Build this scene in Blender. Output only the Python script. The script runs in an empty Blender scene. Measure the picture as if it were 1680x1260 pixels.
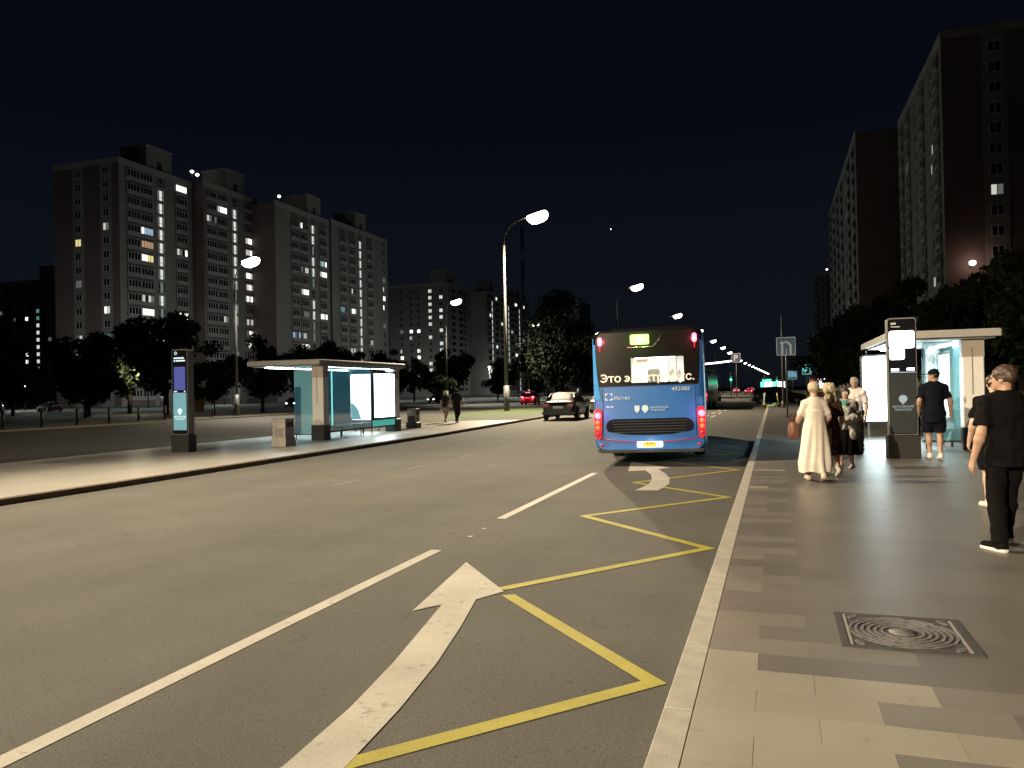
import bpy, math, random
import numpy as np
from mathutils import Vector, Matrix
R = math.radians
rnd = random.Random(7)
scn = bpy.context.scene
col = scn.collection
# ------------------------------------------------------------------ camera, sky, exposure
cam_d = bpy.data.cameras.new('camera'); cam = bpy.data.objects.new('camera', cam_d); col.objects.link(cam)
cam_d.sensor_width = 36; cam_d.lens = 36 * 1270 / 1680; cam_d.clip_start = .05; cam_d.clip_end = 3000
yaw, roll, pitch = R(18.7), R(1.1), R(.5)
fw = Vector((-math.sin(yaw) * math.cos(pitch), math.cos(yaw) * math.cos(pitch), math.sin(pitch)))
r0 = Vector((math.cos(yaw), math.sin(yaw), 0)); u0 = r0.cross(fw)
rt = r0 * math.cos(roll) - u0 * math.sin(roll); up = r0 * math.sin(roll) + u0 * math.cos(roll)
m4 = Matrix((rt, up, -fw)).transposed().to_4x4(); m4.translation = (0, 0, 1.65)
cam.matrix_world = m4
scn.camera = cam
w = bpy.data.worlds.new('World'); scn.world = w; w.use_nodes = True
nt = w.node_tree; bg = nt.nodes['Background']
sky = nt.nodes.new('ShaderNodeTexSky'); sky.sky_type = 'NISHITA'; sky.sun_disc = False
sky.sun_elevation = R(-7); sky.sun_rotation = R(200); sky.air_density = 1.4; sky.dust_density = 2.0
nt.links.new(sky.outputs[0], bg.inputs[0]); bg.inputs[1].default_value = .1
bg2 = nt.nodes.new('ShaderNodeBackground'); bg2.inputs[0].default_value = (.0016, .0024, .0060, 1); bg2.inputs[1].default_value = 1
tcw = nt.nodes.new('ShaderNodeTexCoord'); sep = nt.nodes.new('ShaderNodeSeparateXYZ'); nt.links.new(tcw.outputs['Generated'], sep.inputs[0])   # city glow: a little paler towards the horizon, all round
rmp = nt.nodes.new('ShaderNodeValToRGB'); nt.links.new(sep.outputs['Z'], rmp.inputs[0]); rmp.color_ramp.interpolation = 'EASE'
rmp.color_ramp.elements[0].position = 0; rmp.color_ramp.elements[0].color = (.0048, .0066, .0098, 1); rmp.color_ramp.elements[1].position = .45; rmp.color_ramp.elements[1].color = (.0015, .0021, .0056, 1)
nt.links.new(rmp.outputs[0], bg2.inputs[0])
ad = nt.nodes.new('ShaderNodeAddShader'); nt.links.new(bg.outputs[0], ad.inputs[0]); nt.links.new(bg2.outputs[0], ad.inputs[1])
nt.links.new(ad.outputs[0], nt.nodes['World Output'].inputs[0])
scn.view_settings.view_transform = 'Standard'; scn.view_settings.look = 'None'
scn.view_settings.exposure = 0; scn.view_settings.gamma = 1
scn.render.engine = 'CYCLES'
cy = scn.cycles; cy.use_denoising = True; cy.max_bounces = 6; cy.diffuse_bounces = 2; cy.glossy_bounces = 3
cy.transmission_bounces = 4; cy.transparent_max_bounces = 12; cy.sample_clamp_indirect = 3; cy.caustics_reflective = False; cy.caustics_refractive = False
LAMPCOL = (1, .815, .54)
KW = 1000.

# ------------------------------------------------------------------ materials
MATS = {}
def pbr(name, c, rough=.6, metal=0, emit=None, es=0, noise=0, nscale=8, bump=0, bscale=60, spec=.5, alpha=1, trans=0, coat=0, stops=None):
    if name in MATS: return MATS[name]
    m = bpy.data.materials.new(name); m.use_nodes = True; n = m.node_tree; b = n.nodes['Principled BSDF']
    b.inputs['Base Color'].default_value = (*c, 1); b.inputs['Roughness'].default_value = rough; b.inputs['Metallic'].default_value = metal
    b.inputs['Specular IOR Level'].default_value = spec; b.inputs['Alpha'].default_value = alpha; b.inputs['Transmission Weight'].default_value = trans
    b.inputs['Coat Weight'].default_value = coat
    if emit: b.inputs['Emission Color'].default_value = (*emit, 1); b.inputs['Emission Strength'].default_value = es
    if noise or bump:
        tc = n.nodes.new('ShaderNodeTexCoord')
        if noise:
            t = n.nodes.new('ShaderNodeTexNoise'); t.inputs['Scale'].default_value = nscale; t.inputs['Detail'].default_value = 6
            n.links.new(tc.outputs['Object'], t.inputs['Vector'])
            r = n.nodes.new('ShaderNodeMapRange'); r.inputs[1].default_value = .3; r.inputs[2].default_value = .7
            r.inputs[3].default_value = 1 - noise; r.inputs[4].default_value = 1 + noise * .6
            n.links.new(t.outputs['Fac'], r.inputs[0])
            mx = n.nodes.new('ShaderNodeVectorMath'); mx.operation = 'MULTIPLY'; mx.inputs[0].default_value = c
            cb = n.nodes.new('ShaderNodeCombineXYZ')
            for k in range(3): n.links.new(r.outputs[0], cb.inputs[k])
            n.links.new(cb.outputs[0], mx.inputs[1]); n.links.new(mx.outputs[0], b.inputs['Base Color'])
        if bump:
            t = n.nodes.new('ShaderNodeTexNoise'); t.inputs['Scale'].default_value = bscale; t.inputs['Detail'].default_value = 4
            n.links.new(tc.outputs['Object'], t.inputs['Vector'])
            bp = n.nodes.new('ShaderNodeBump'); bp.inputs['Strength'].default_value = bump; bp.inputs['Distance'].default_value = .02
            n.links.new(t.outputs['Fac'], bp.inputs['Height']); n.links.new(bp.outputs[0], b.inputs['Normal'])
    MATS[name] = m
    return m
def emis(name, c, s, sample=True):
    if name in MATS: return MATS[name]
    m = pbr(name, (.04, .04, .04), .4, emit=c, es=s)
    if not sample: m.cycles.emission_sampling = 'NONE'
    return m

def asphalt(name, base, tint=(1, .98, .93), agg=.5):
    m = bpy.data.materials.new(name); m.use_nodes = True; n = m.node_tree; L = n.links.new; b = n.nodes['Principled BSDF']
    tc = n.nodes.new('ShaderNodeTexCoord')
    def noise(sc, det=5, rough=.55, vec=None):
        t = n.nodes.new('ShaderNodeTexNoise'); t.inputs['Scale'].default_value = sc; t.inputs['Detail'].default_value = det; t.inputs['Roughness'].default_value = rough
        L(vec or tc.outputs['Object'], t.inputs['Vector']); return t.outputs['Fac']
    def mr(src, a, b_, c, d):
        r = n.nodes.new('ShaderNodeMapRange'); r.inputs[1].default_value = a; r.inputs[2].default_value = b_; r.inputs[3].default_value = c; r.inputs[4].default_value = d
        L(src, r.inputs[0]); return r.outputs[0]
    def mul(a, c):
        x = n.nodes.new('ShaderNodeMath'); x.operation = 'MULTIPLY'; L(a, x.inputs[0])
        if isinstance(c, float): x.inputs[1].default_value = c
        else: L(c, x.inputs[1])
        return x.outputs[0]
    mp = n.nodes.new('ShaderNodeMapping'); mp.inputs['Scale'].default_value = (.55, .05, 1); L(tc.outputs['Object'], mp.inputs[0])
    lanes = mr(noise(1, 3, .5, mp.outputs[0]), .3, .7, .84, 1.12)
    blot = mr(noise(.7, 6), .35, .7, .88, 1.08)
    stain = mr(noise(3.1, 5, .75), .60, .72, 1, .66)
    fine = mr(noise(140, 2, .6), .3, .7, 1 - agg, 1 + agg)
    vo = n.nodes.new('ShaderNodeTexVoronoi'); vo.inputs['Scale'].default_value = 58; L(tc.outputs['Object'], vo.inputs['Vector'])
    chip = mr(vo.outputs['Distance'], .0, .17, 1.9, .95)
    pits = mr(noise(30, 3, .6), .64, .74, 1, .5)
    v = mul(mul(mul(mul(mul(mul(lanes, blot), stain), fine), chip), pits), float(base))
    cb = n.nodes.new('ShaderNodeCombineXYZ')
    for k in range(3): L(mul(v, float(tint[k])), cb.inputs[k])
    L(cb.outputs[0], b.inputs['Base Color'])
    b.inputs['Roughness'].default_value = .85; b.inputs['Specular IOR Level'].default_value = .2
    bp = n.nodes.new('ShaderNodeBump'); bp.inputs['Strength'].default_value = .3; bp.inputs['Distance'].default_value = .004
    L(vo.outputs['Distance'], bp.inputs['Height']); L(bp.outputs[0], b.inputs['Normal'])
    return m
def paint(name, c):
    m = bpy.data.materials.new(name); m.use_nodes = True; n = m.node_tree; L = n.links.new; b = n.nodes['Principled BSDF']
    tc = n.nodes.new('ShaderNodeTexCoord')
    def noise(sc, a, b_, lo, hi):
        t = n.nodes.new('ShaderNodeTexNoise'); t.inputs['Scale'].default_value = sc; t.inputs['Detail'].default_value = 5; L(tc.outputs['Object'], t.inputs['Vector'])
        r = n.nodes.new('ShaderNodeMapRange'); r.inputs[1].default_value = a; r.inputs[2].default_value = b_; r.inputs[3].default_value = lo; r.inputs[4].default_value = hi
        L(t.outputs['Fac'], r.inputs[0]); return r.outputs[0]
    x = n.nodes.new('ShaderNodeMath'); x.operation = 'MULTIPLY'; L(noise(13, .62, .72, 1, .62), x.inputs[0]); L(noise(90, .3, .75, 1.08, .78), x.inputs[1])
    y = n.nodes.new('ShaderNodeMath'); y.operation = 'MULTIPLY'; L(x.outputs[0], y.inputs[0]); L(noise(1.7, .3, .7, .82, 1.08), y.inputs[1])
    vm = n.nodes.new('ShaderNodeVectorMath'); vm.operation = 'SCALE'; vm.inputs[0].default_value = c; L(y.outputs[0], vm.inputs['Scale'])
    L(vm.outputs[0], b.inputs['Base Color']); b.inputs['Roughness'].default_value = .7
    return m
def foliage_mat(name, c):
    m = pbr(name, c, .75, spec=.15, noise=.5, nscale=1.3)
    return m

M = dict(
    asphalt=asphalt('asphalt', .082), asphalt_old=asphalt('asphalt_old', .045, (1, .97, .93), .3),
    white_paint=paint('white_paint', (.36, .345, .315)), yellow_paint=paint('yellow_paint', (.30, .265, .03)),
    ground=pbr('soil', (.035, .04, .025), .9, noise=.5, nscale=.6),
    grass=pbr('grass', (.026, .042, .012), .9, noise=.5, nscale=3, bump=1, bscale=40),
    steel=pbr('galvanised_steel', (.11, .11, .108), .5, .3, noise=.2, nscale=3),
    darksteel=pbr('dark_steel', (.03, .03, .032), .5, .3, noise=.2, nscale=6),
    black=pbr('black_plastic', (.012, .012, .013), .45),
    rubber=pbr('rubber', (.018, .018, .018), .8),
    granite=pbr('granite', (.30, .285, .26), .75, noise=.22, nscale=5, bump=.15, bscale=90),
    granite_dark=pbr('granite_dirty', (.13, .10, .075), .85, noise=.3, nscale=4, bump=.2),
    glass_dark=pbr('dark_glass', (.012, .013, .015), .08, spec=.6),
    glass=pbr('clear_glass', (.85, .95, .97), .03, trans=1.0, alpha=.35, spec=.4),
    lamp=emis('lamp_glass', (1, .93, .78), 14, False), lamp_globe=emis('lamp_globe', (1, .95, .82), 6, False),
)
def slabmat(name, c):
    m = bpy.data.materials.new(name); m.use_nodes = True; n = m.node_tree; L = n.links.new; b = n.nodes['Principled BSDF']
    tc = n.nodes.new('ShaderNodeTexCoord'); g = n.nodes.new('ShaderNodeNewGeometry'); oi = n.nodes.new('ShaderNodeObjectInfo')
    def noise(sc, a, b_, lo, hi):
        t = n.nodes.new('ShaderNodeTexNoise'); t.inputs['Scale'].default_value = sc; t.inputs['Detail'].default_value = 6; L(g.outputs['Position'], t.inputs['Vector'])
        r = n.nodes.new('ShaderNodeMapRange'); r.inputs[1].default_value = a; r.inputs[2].default_value = b_; r.inputs[3].default_value = lo; r.inputs[4].default_value = hi
        L(t.outputs['Fac'], r.inputs[0]); return r.outputs[0]
    def mul(p, q):
        x = n.nodes.new('ShaderNodeMath'); x.operation = 'MULTIPLY'; L(p, x.inputs[0]); L(q, x.inputs[1]); return x.outputs[0]
    rv = n.nodes.new('ShaderNodeMapRange'); L(oi.outputs['Random'], rv.inputs[0]); rv.inputs[3].default_value = .93; rv.inputs[4].default_value = 1.05
    v = mul(mul(mul(noise(1.2, .3, .7, .88, 1.1), noise(160, .25, .75, .86, 1.14)), noise(9, .64, .73, 1, .72)), rv.outputs[0])
    vm = n.nodes.new('ShaderNodeVectorMath'); vm.operation = 'SCALE'; vm.inputs[0].default_value = c; L(v, vm.inputs['Scale'])
    L(vm.outputs[0], b.inputs['Base Color']); b.inputs['Roughness'].default_value = .40; b.inputs['Specular IOR Level'].default_value = .5
    return m
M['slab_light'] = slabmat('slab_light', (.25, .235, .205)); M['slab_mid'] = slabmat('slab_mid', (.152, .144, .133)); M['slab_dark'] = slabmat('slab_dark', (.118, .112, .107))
def paving(name, c, sx, sy):
    m = slabmat(name, c); n = m.node_tree; L = n.links.new; b = n.nodes['Principled BSDF']
    src = b.inputs['Base Color'].links[0].from_socket
    g = n.nodes.new('ShaderNodeNewGeometry'); br = n.nodes.new('ShaderNodeTexBrick')
    br.inputs['Color1'].default_value = (1, 1, 1, 1); br.inputs['Color2'].default_value = (.95, .95, .95, 1); br.inputs['Mortar'].default_value = (.82, .82, .82, 1)
    br.inputs['Scale'].default_value = 1; br.inputs['Mortar Size'].default_value = .006; br.inputs['Brick Width'].default_value = sx; br.inputs['Row Height'].default_value = sy
    L(g.outputs['Position'], br.inputs['Vector'])
    vm = n.nodes.new('ShaderNodeVectorMath'); vm.operation = 'MULTIPLY'; L(src, vm.inputs[0]); L(br.outputs['Color'], vm.inputs[1]); L(vm.outputs[0], b.inputs['Base Color'])
    return m
M['paving'] = paving('paving', (.115, .109, .104), .6, .3); M['paving_pale'] = paving('paving_pale', (.27, .26, .245), .4, .4)

# ------------------------------------------------------------------ mesh helpers
class MB:
    def __init__(s): s.v = []; s.f = []; s.m = []; s.mats = []; s.sm = []
    def mi(s, mat):
        mat = M[mat] if isinstance(mat, str) else mat
        if mat not in s.mats: s.mats.append(mat)
        return s.mats.index(mat)
    def add(s, vs, fs, mat, smooth=False, mtx=None):
        o = len(s.v); k = s.mi(mat)
        s.v += [tuple(mtx @ Vector(p)) for p in vs] if mtx else [tuple(p) for p in vs]
        for f in fs: s.f.append(tuple(i + o for i in f)); s.m.append(k); s.sm.append(smooth)
        return s
    def box(s, x0, x1, y0, y1, z0, z1, mat, mtx=None):
        vs = [(x, y, z) for z in (z0, z1) for y in (y0, y1) for x in (x0, x1)]
        return s.add(vs, [(0, 2, 3, 1), (4, 5, 7, 6), (0, 1, 5, 4), (2, 6, 7, 3), (0, 4, 6, 2), (1, 3, 7, 5)], mat, False, mtx)
    def bbox(s, x0, x1, y0, y1, z0, z1, mat, b=.02, mtx=None):   # chamfered box (vertical and top edges)
        def ring(e, z): return [(x0 + e + b, y0 + e, z), (x1 - e - b, y0 + e, z), (x1 - e, y0 + e + b, z), (x1 - e, y1 - e - b, z), (x1 - e - b, y1 - e, z), (x0 + e + b, y1 - e, z), (x0 + e, y1 - e - b, z), (x0 + e, y0 + e + b, z)]
        rs = [ring(0, z0), ring(0, z1 - b), ring(b, z1)]
        return s.loft(rs, mat, True, mtx=mtx, smooth=False)
    def loft(s, rings, mat, cap=True, closed=True, mtx=None, smooth=True):
        n = len(rings[0]); vs = [p for r in rings for p in r]; fs = []
        for i in range(len(rings) - 1):
            for j in range(n if closed else n - 1):
                a, b = i * n + j, i * n + (j + 1) % n
                fs.append((a, b, b + n, a + n))
        s.add(vs, fs, mat, smooth, mtx)
        if cap:
            o = len(s.v) - len(vs); k = s.mi(mat)
            s.f.append(tuple(range(o + n - 1, o - 1, -1))); s.m.append(k); s.sm.append(False)
            s.f.append(tuple(range(o + (len(rings) - 1) * n, o + len(rings) * n))); s.m.append(k); s.sm.append(False)
        return s
    def tube(s, pts, rad, mat, seg=8, cap=True):
        pts = [Vector(p) for p in pts]; rs = rad if isinstance(rad, (list, tuple)) else [rad] * len(pts); rings = []
        for i, p in enumerate(pts):
            d = (pts[min(i + 1, len(pts) - 1)] - pts[max(i - 1, 0)]).normalized()
            a = d.cross(Vector((0, 0, 1)) if abs(d.z) < .9 else Vector((0, 1, 0))).normalized(); b = d.cross(a)
            rings.append([p + (a * math.cos(2 * math.pi * k / seg) + b * math.sin(2 * math.pi * k / seg)) * rs[i] for k in range(seg)])
        return s.loft(rings, mat, cap)
    def lathe(s, prof, mat, seg=16, mtx=None, cap=True):          # prof: (r, z)
        return s.loft([[(r * math.cos(2 * math.pi * k / seg), r * math.sin(2 * math.pi * k / seg), z) for k in range(seg)] for r, z in prof], mat, cap, mtx=mtx)
    def prism(s, poly, z0, z1, mat, mtx=None):                    # poly in xy
        return s.loft([[(x, y, z0) for x, y in poly], [(x, y, z1) for x, y in poly]], mat, True, mtx=mtx, smooth=False)
    def sheet(s, poly, z, mat):
        return s.add([(x, y, z) for x, y in poly], [tuple(range(len(poly)))], mat)
    def mesh(s, name):
        me = bpy.data.meshes.new(name); me.from_pydata(s.v, [], s.f)
        for x in s.mats: me.materials.append(x)
        me.polygons.foreach_set('material_index', s.m); me.polygons.foreach_set('use_smooth', s.sm); me.update(); return me
    def build(s, name, parent=None, loc=None, rz=0):
        return link(name, s.mesh(name), parent, loc, rz)
def link(name, me, parent=None, loc=None, rz=0):
    o = bpy.data.objects.new(name, me); col.objects.link(o); o.parent = parent
    if loc: o.location = loc
    if rz: o.rotation_euler = (0, 0, rz)
    return o
def tag(o, label, cat, group=None):
    o['label'] = label; o['category'] = cat
    if group: o['group'] = group
    return o
def thing(name, label, cat, loc=(0, 0, 0), rz=0, group=None):
    return tag(link(name, None, None, loc, rz), label, cat, group)
def struct(o): o['kind'] = 'structure'; return o
def copy_tree(o, parent=None):
    c = o.copy(); col.objects.link(c); c.parent = parent
    for ch in list(o.children): copy_tree(ch, c)
    return c
def point(loc, watts, c=LAMPCOL, r=.25, parent=None, name='light_source'):
    l = bpy.data.lights.new(name, 'POINT'); l.energy = watts; l.color = c; l.shadow_soft_size = r
    o = bpy.data.objects.new(name, l); col.objects.link(o); o.location = loc; o.parent = parent; return o
def spot(loc, watts, c=LAMPCOL, r=.3, parent=None, size=152, blend=.7, name='light_source'):
    l = bpy.data.lights.new(name, 'SPOT'); l.energy = watts; l.color = c; l.shadow_soft_size = r; l.spot_size = R(size); l.spot_blend = blend
    o = bpy.data.objects.new(name, l); col.objects.link(o); o.location = loc; o.parent = parent; return o
XZ = Matrix(((1, 0, 0, 0), (0, 0, -1, 0), (0, 1, 0, 0), (0, 0, 0, 1)))      # xy-plane drawing onto a face that looks towards -y
def text(name, body, size, mat, parent, loc, align='LEFT', depth=.004, shear=0, face=XZ, width=None, bold=0, bend=0):
    cu = bpy.data.curves.new(name, 'FONT'); cu.body = body; cu.size = size; cu.align_x = align; cu.extrude = depth; cu.shear = shear; cu.offset = bold
    cu.resolution_u = 3
    t = bpy.data.objects.new('tmp', cu); col.objects.link(t)
    me = bpy.data.meshes.new_from_object(t.evaluated_get(bpy.context.evaluated_depsgraph_get()))
    bpy.data.objects.remove(t); bpy.data.curves.remove(cu)
    if width:
        xs = [v.co.x for v in me.vertices]; k = width / max(1e-6, max(xs) - min(xs)); me.transform(Matrix.Diagonal((k, 1, 1, 1)))
    me.transform(face); me.materials.clear(); me.materials.append(M[mat] if isinstance(mat, str) else mat); me.name = name
    if bend:                                                       # follow a panel that bulges in the middle
        for v in me.vertices: v.co.y -= bend * (1 - ((v.co.x + loc[0]) / 1.25) ** 2)
    return link(name, me, parent, loc)
def arc(cx, cy, r, a0, a1, n=12): return [(cx + r * math.cos(R(a0 + (a1 - a0) * i / n)), cy + r * math.sin(R(a0 + (a1 - a0) * i / n))) for i in range(n + 1)]
def rrect(x0, x1, y0, y1, r, n=4):
    return arc(x1 - r, y0 + r, r, -90, 0, n) + arc(x1 - r, y1 - r, r, 0, 90, n) + arc(x0 + r, y1 - r, r, 90, 180, n) + arc(x0 + r, y0 + r, r, 180, 270, n)

# ------------------------------------------------------------------ the setting
RZ = -.12                                                          # road level; pavements are at 0
LK = [(-12.4, -40), (-12.4, 12), (-12.75, 28), (-13.9, 47), (-14.2, 70), (-14.2, 620)]      # kerb line of the far pavement
struct(MB().sheet([(-700, -150), (700, -150), (700, 1200), (-700, 1200)], -.2, 'ground').build('ground'))
road = struct(MB().add([(-20, -40, RZ), (-.5, -40, RZ), (-.5, 640, RZ), (-20, 640, RZ)], [(0, 1, 2, 3)], 'asphalt').build('road'))
struct(MB().add([(-41, -60, RZ - .004), (-19, -60, RZ - .004), (-19, 640, RZ - .004), (-41, 640, RZ - .004)], [(0, 1, 2, 3)], 'asphalt_old').build('side_road'))
# side pavement by the bus stop (camera stands on it)
pav = struct(MB().box(-.4245, 9.5, -12, 150, -.2, -.0012, 'paving').build('pavement_right'))
struct(MB().sheet([(9.5, -40), (400, -40), (400, 640), (9.5, 640)], -.02, 'ground').build('verge_right'))
struct(MB().sheet([(-.4, 150), (9.5, 150), (9.5, 640), (-.4, 640)], -.02, 'ground').build('verge_ahead'))
km = MB(); km.bbox(-.15, 0, 0, .996, -.2, 0, 'granite', .005); km = km.mesh('kerb_stone')
for i in range(60): link('kerb_stone', km, pav, (-.425, 2.05 + i - 5, .001 + rnd.uniform(-.001, .001)))
fk = MB(); fk.box(-.575, -.425, 57.05, 150, -.2, .003, 'granite'); o = fk.build('kerb_run', pav); o['kind'] = 'stuff'
sl = {k: MB().box(.0012, .5988, .001, .299, -.03, 0, k).mesh('paving_slab') for k in ('slab_light', 'slab_mid', 'slab_dark')}
half = {k: MB().box(.0012, .2988, .001, .299, -.03, 0, k).mesh('paving_slab') for k in ('slab_light', 'slab_mid', 'slab_dark')}
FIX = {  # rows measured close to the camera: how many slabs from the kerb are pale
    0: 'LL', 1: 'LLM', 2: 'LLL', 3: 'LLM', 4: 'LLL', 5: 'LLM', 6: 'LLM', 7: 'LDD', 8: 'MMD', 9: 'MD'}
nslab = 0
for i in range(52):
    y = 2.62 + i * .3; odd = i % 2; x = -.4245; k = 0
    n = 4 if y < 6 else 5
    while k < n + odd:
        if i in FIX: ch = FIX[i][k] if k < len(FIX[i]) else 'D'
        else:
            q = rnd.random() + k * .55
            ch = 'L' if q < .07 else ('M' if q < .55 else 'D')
        wide = not (odd and k == 0)
        key = {'L': 'slab_light', 'M': 'slab_mid', 'D': 'slab_dark'}[ch]
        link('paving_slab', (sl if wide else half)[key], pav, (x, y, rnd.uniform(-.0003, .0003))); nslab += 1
        x += .6 if wide else .3; k += 1
# far pavement (island with the other stop) and its kerb
isl = struct(MB().prism([(-12.5, -40), (-12.5, 12), (-12.85, 28), (-13.6, 41.5), (-16.4, 41), (-19.3, 36), (-19.3, -40)], -.2, 0, 'paving_pale').build('pavement_left'))
vg = struct(MB().prism([(-13.62, 41.52), (-14.0, 47), (-14.3, 70), (-14.3, 620), (-23.5, 620), (-23.5, 58), (-19.3, 36.02), (-16.42, 41.02)], -.2, -.012, 'grass').build('verge_left'))
def lkx(y):
    for (x0, y0), (x1, y1) in zip(LK, LK[1:]):
        if y0 <= y <= y1: return x0 + (x1 - x0) * (y - y0) / (y1 - y0)
    return LK[-1][0]
km2 = MB(); km2.bbox(-.15, 0, 0, .992, -.2, .002, 'granite_dark', .015); km2 = km2.mesh('kerb_stone')
for i in range(64):
    y = 5 + i; a = math.atan2(-(lkx(y + 1) - lkx(y)), 1)
    link('kerb_stone', km2, isl if y < 41 else vg, (lkx(y) + .05, y, 0), a)
o = MB().box(-14.36, -14.16, 69, 620, -.2, 0, 'granite_dark').build('kerb_run', vg); o['kind'] = 'stuff'
struct(MB().sheet([(-690, -140), (-41, -140), (-41, 1100), (-690, 1100)], -.06, 'ground').build('lawn_left'))
ks = struct(MB().box(-41.15, -41, -60, 400, -.2, 0, 'granite_dark').build('kerb_left'))
# painted markings, 4 mm above the asphalt
PZ = RZ + .004
def strip(pts, wd, mat, name, z=PZ):
    b = MB()
    (x0, y0), (x1, y1) = pts; d = Vector((x1 - x0, y1 - y0)).normalized(); nx, ny = -d.y * wd / 2, d.x * wd / 2
    b.sheet([(x0 - nx, y0 - ny), (x1 - nx, y1 - ny), (x1 + nx, y1 + ny), (x0 + nx, y0 + ny)], z, mat); return b.build(name, road)
for y0, y1 in [(-1.5, 7.95), (10.1, 16.02), (19.2, 25), (28.4, 34)]: strip([(-3.62, y0), (-3.62, y1)], .13, 'white_paint', 'lane_line')
for k in range(7): strip([(-3.5, 40 + k * 6), (-3.5, 43.5 + k * 6)], .13, 'white_paint', 'lane_line'); strip([(-3.9, 40 + k * 6), (-3.9, 43.5 + k * 6)], .13, 'white_paint', 'lane_line')
for k in range(16): strip([(-8.1 - (k > 6) * .15, 13 + k * 3.2), (-8.1 - (k > 6) * .15, 14.1 + k * 3.2)], .1, pbr('worn_paint', (.105, .10, .092), .8, noise=.4, nscale=9), 'lane_line')
zz = [(-1.95, 3.28), (-.72, 4.68), (-2.36, 6.5), (-.72, 8.73), (-2.55, 10.56), (-.73, 12.83), (-2.53, 14.5), (-.77, 17.08), (-2.53, 18.8), (-.77, 21.2), (-2.5, 23)]
zz = [(-3.2, 1.85)] + zz
W = .115
def offs(pl, w):
    out = []
    for i, p in enumerate(pl):
        p = Vector(p); a = Vector(pl[i - 1]) if i else None; c = Vector(pl[i + 1]) if i < len(pl) - 1 else None
        d1 = (p - a).normalized() if a else (c - p).normalized(); d2 = (c - p).normalized() if c else d1
        n = Vector((-d1.y - d2.y, d1.x + d2.x)).normalized(); k = max(.25, n.dot(Vector((-d1.y, d1.x)))); out.append(p + n * (w / 2 / k))
    return out
a, b = offs(zz, W), offs(zz, -W)
for i in range(len(zz) - 1):
    pl = [b[i], b[i + 1], a[i + 1], a[i]]
    if i == 2: # the arrow head covers the turn: leave the gap of the photograph there
        d = (pl[1] - pl[0]); pl[1] = pl[0] + d * .93; pl[2] = pl[3] + (pl[2] - pl[3]) * .9
    MB().sheet([tuple(p) for p in pl], PZ + (i % 2) * .0008, 'yellow_paint').build('zigzag_line', road)
def arrow(dy, fl=1, head=True):
    stem_l = [(-2.62, 1.0), (-2.48, 2.2), (-2.25, 3.14), (-2.30, 3.85), (-2.40, 4.55), (-2.52, 5.2), (-2.66, 5.95)]
    stem_r = [(-2.15, 1.0), (-2.02, 2.2), (-1.96, 3.22), (-2.02, 3.9), (-2.12, 4.62), (-2.27, 5.4), (-2.44, 6.15)]
    b = MB(); n = len(stem_l)
    b.add([(x, y + dy, PZ + .0016) for x, y in stem_l] + [(x, y + dy, PZ + .0016) for x, y in stem_r], [(i, n + i, n + i + 1, i + 1) for i in range(n - 1)], 'white_paint')
    if head: b.sheet([(x, y + dy) for x, y in [(-2.81, 5.68), (-2.66, 5.90), (-2.44, 6.12), (-2.29, 6.44), (-3.06, 7.45)]], PZ + .0020, 'white_paint')
    return b.build('direction_arrow', road)
arrow(0)
b = MB()      # the second arrow, part of it under the bus
sl_, sr_ = [(-2.32, 13.38), (-2.22, 14.2), (-2.27, 15.0), (-2.42, 15.9), (-2.66, 16.7)], [(-1.93, 13.45), (-1.86, 14.4), (-1.97, 15.3), (-2.15, 16.1), (-2.42, 16.95)]
b.add([(x, y, PZ + .0016) for x, y in sl_ + sr_], [(i, 5 + i, 6 + i, i + 1) for i in range(4)], 'white_paint')
b.sheet([(-2.99, 16.45), (-2.66, 16.68), (-2.42, 16.93), (-2.2, 17.3), (-3.3, 18.6)], PZ + .002, 'white_paint')
b.build('direction_arrow', road)
for x, y, s in [(-3.57, 8.75, .05), (-3.6, 9.3, .045)]: MB().sheet([(x, y), (x + s, y + .01), (x + s * .8, y + s * 1.8), (x - .01, y + s)], PZ, 'white_paint').build('paint_fleck', road)

# manhole cover
mh = thing('manhole_cover', 'square cast iron manhole cover with concentric rings set in the pavement', 'manhole cover', (.77, 5.67, .003))
iron = pbr('cast_iron', (.05, .047, .052), .6, .1, noise=.3, nscale=20); iron2 = pbr('worn_iron', (.125, .118, .125), .6, .1, noise=.25, nscale=25)
fr = MB()
for x0, x1, y0, y1 in [(-.4, .4, -.385, -.345), (-.4, .4, .345, .385), (-.4, -.355, -.345, .345), (.355, .4, -.345, .345)]: fr.box(x0, x1, y0, y1, -.02, .006, iron)
fr.build('frame', mh); MB().box(-.355, .355, -.345, .345, -.02, .001, iron).build('plate', mh)
for x in (-.335, .335): MB().box(x - .008, x + .008, -.33, .33, .001, .008, pbr('bright_iron', (.4, .37, .36), .35, .5)).build('rim_bar', mh)
MB().lathe([(.0, .001), (.085, .001), (.085, .006), (.001, .007)], iron2, 24, cap=False).build('boss', mh)
for k, r in enumerate([.125, .165, .205, .245, .285, .32]):
    b = MB(); n = 40
    for j in range(n):
        hi = .0075 if not (k % 2 and j % 4 == 0) else .003
        a0, a1 = 2 * math.pi * j / n, 2 * math.pi * (j + 1) / n
        vs = [(q * math.cos(t) , q * math.sin(t), z) for z in (.001, hi) for q, t in ((r - .009, a0), (r + .009, a0), (r + .009, a1), (r - .009, a1))]
        b.add(vs, [(4, 5, 6, 7), (0, 1, 5, 4), (1, 2, 6, 5), (2, 3, 7, 6), (3, 0, 4, 7)], iron2)
    b.build('ring', mh)
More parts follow.
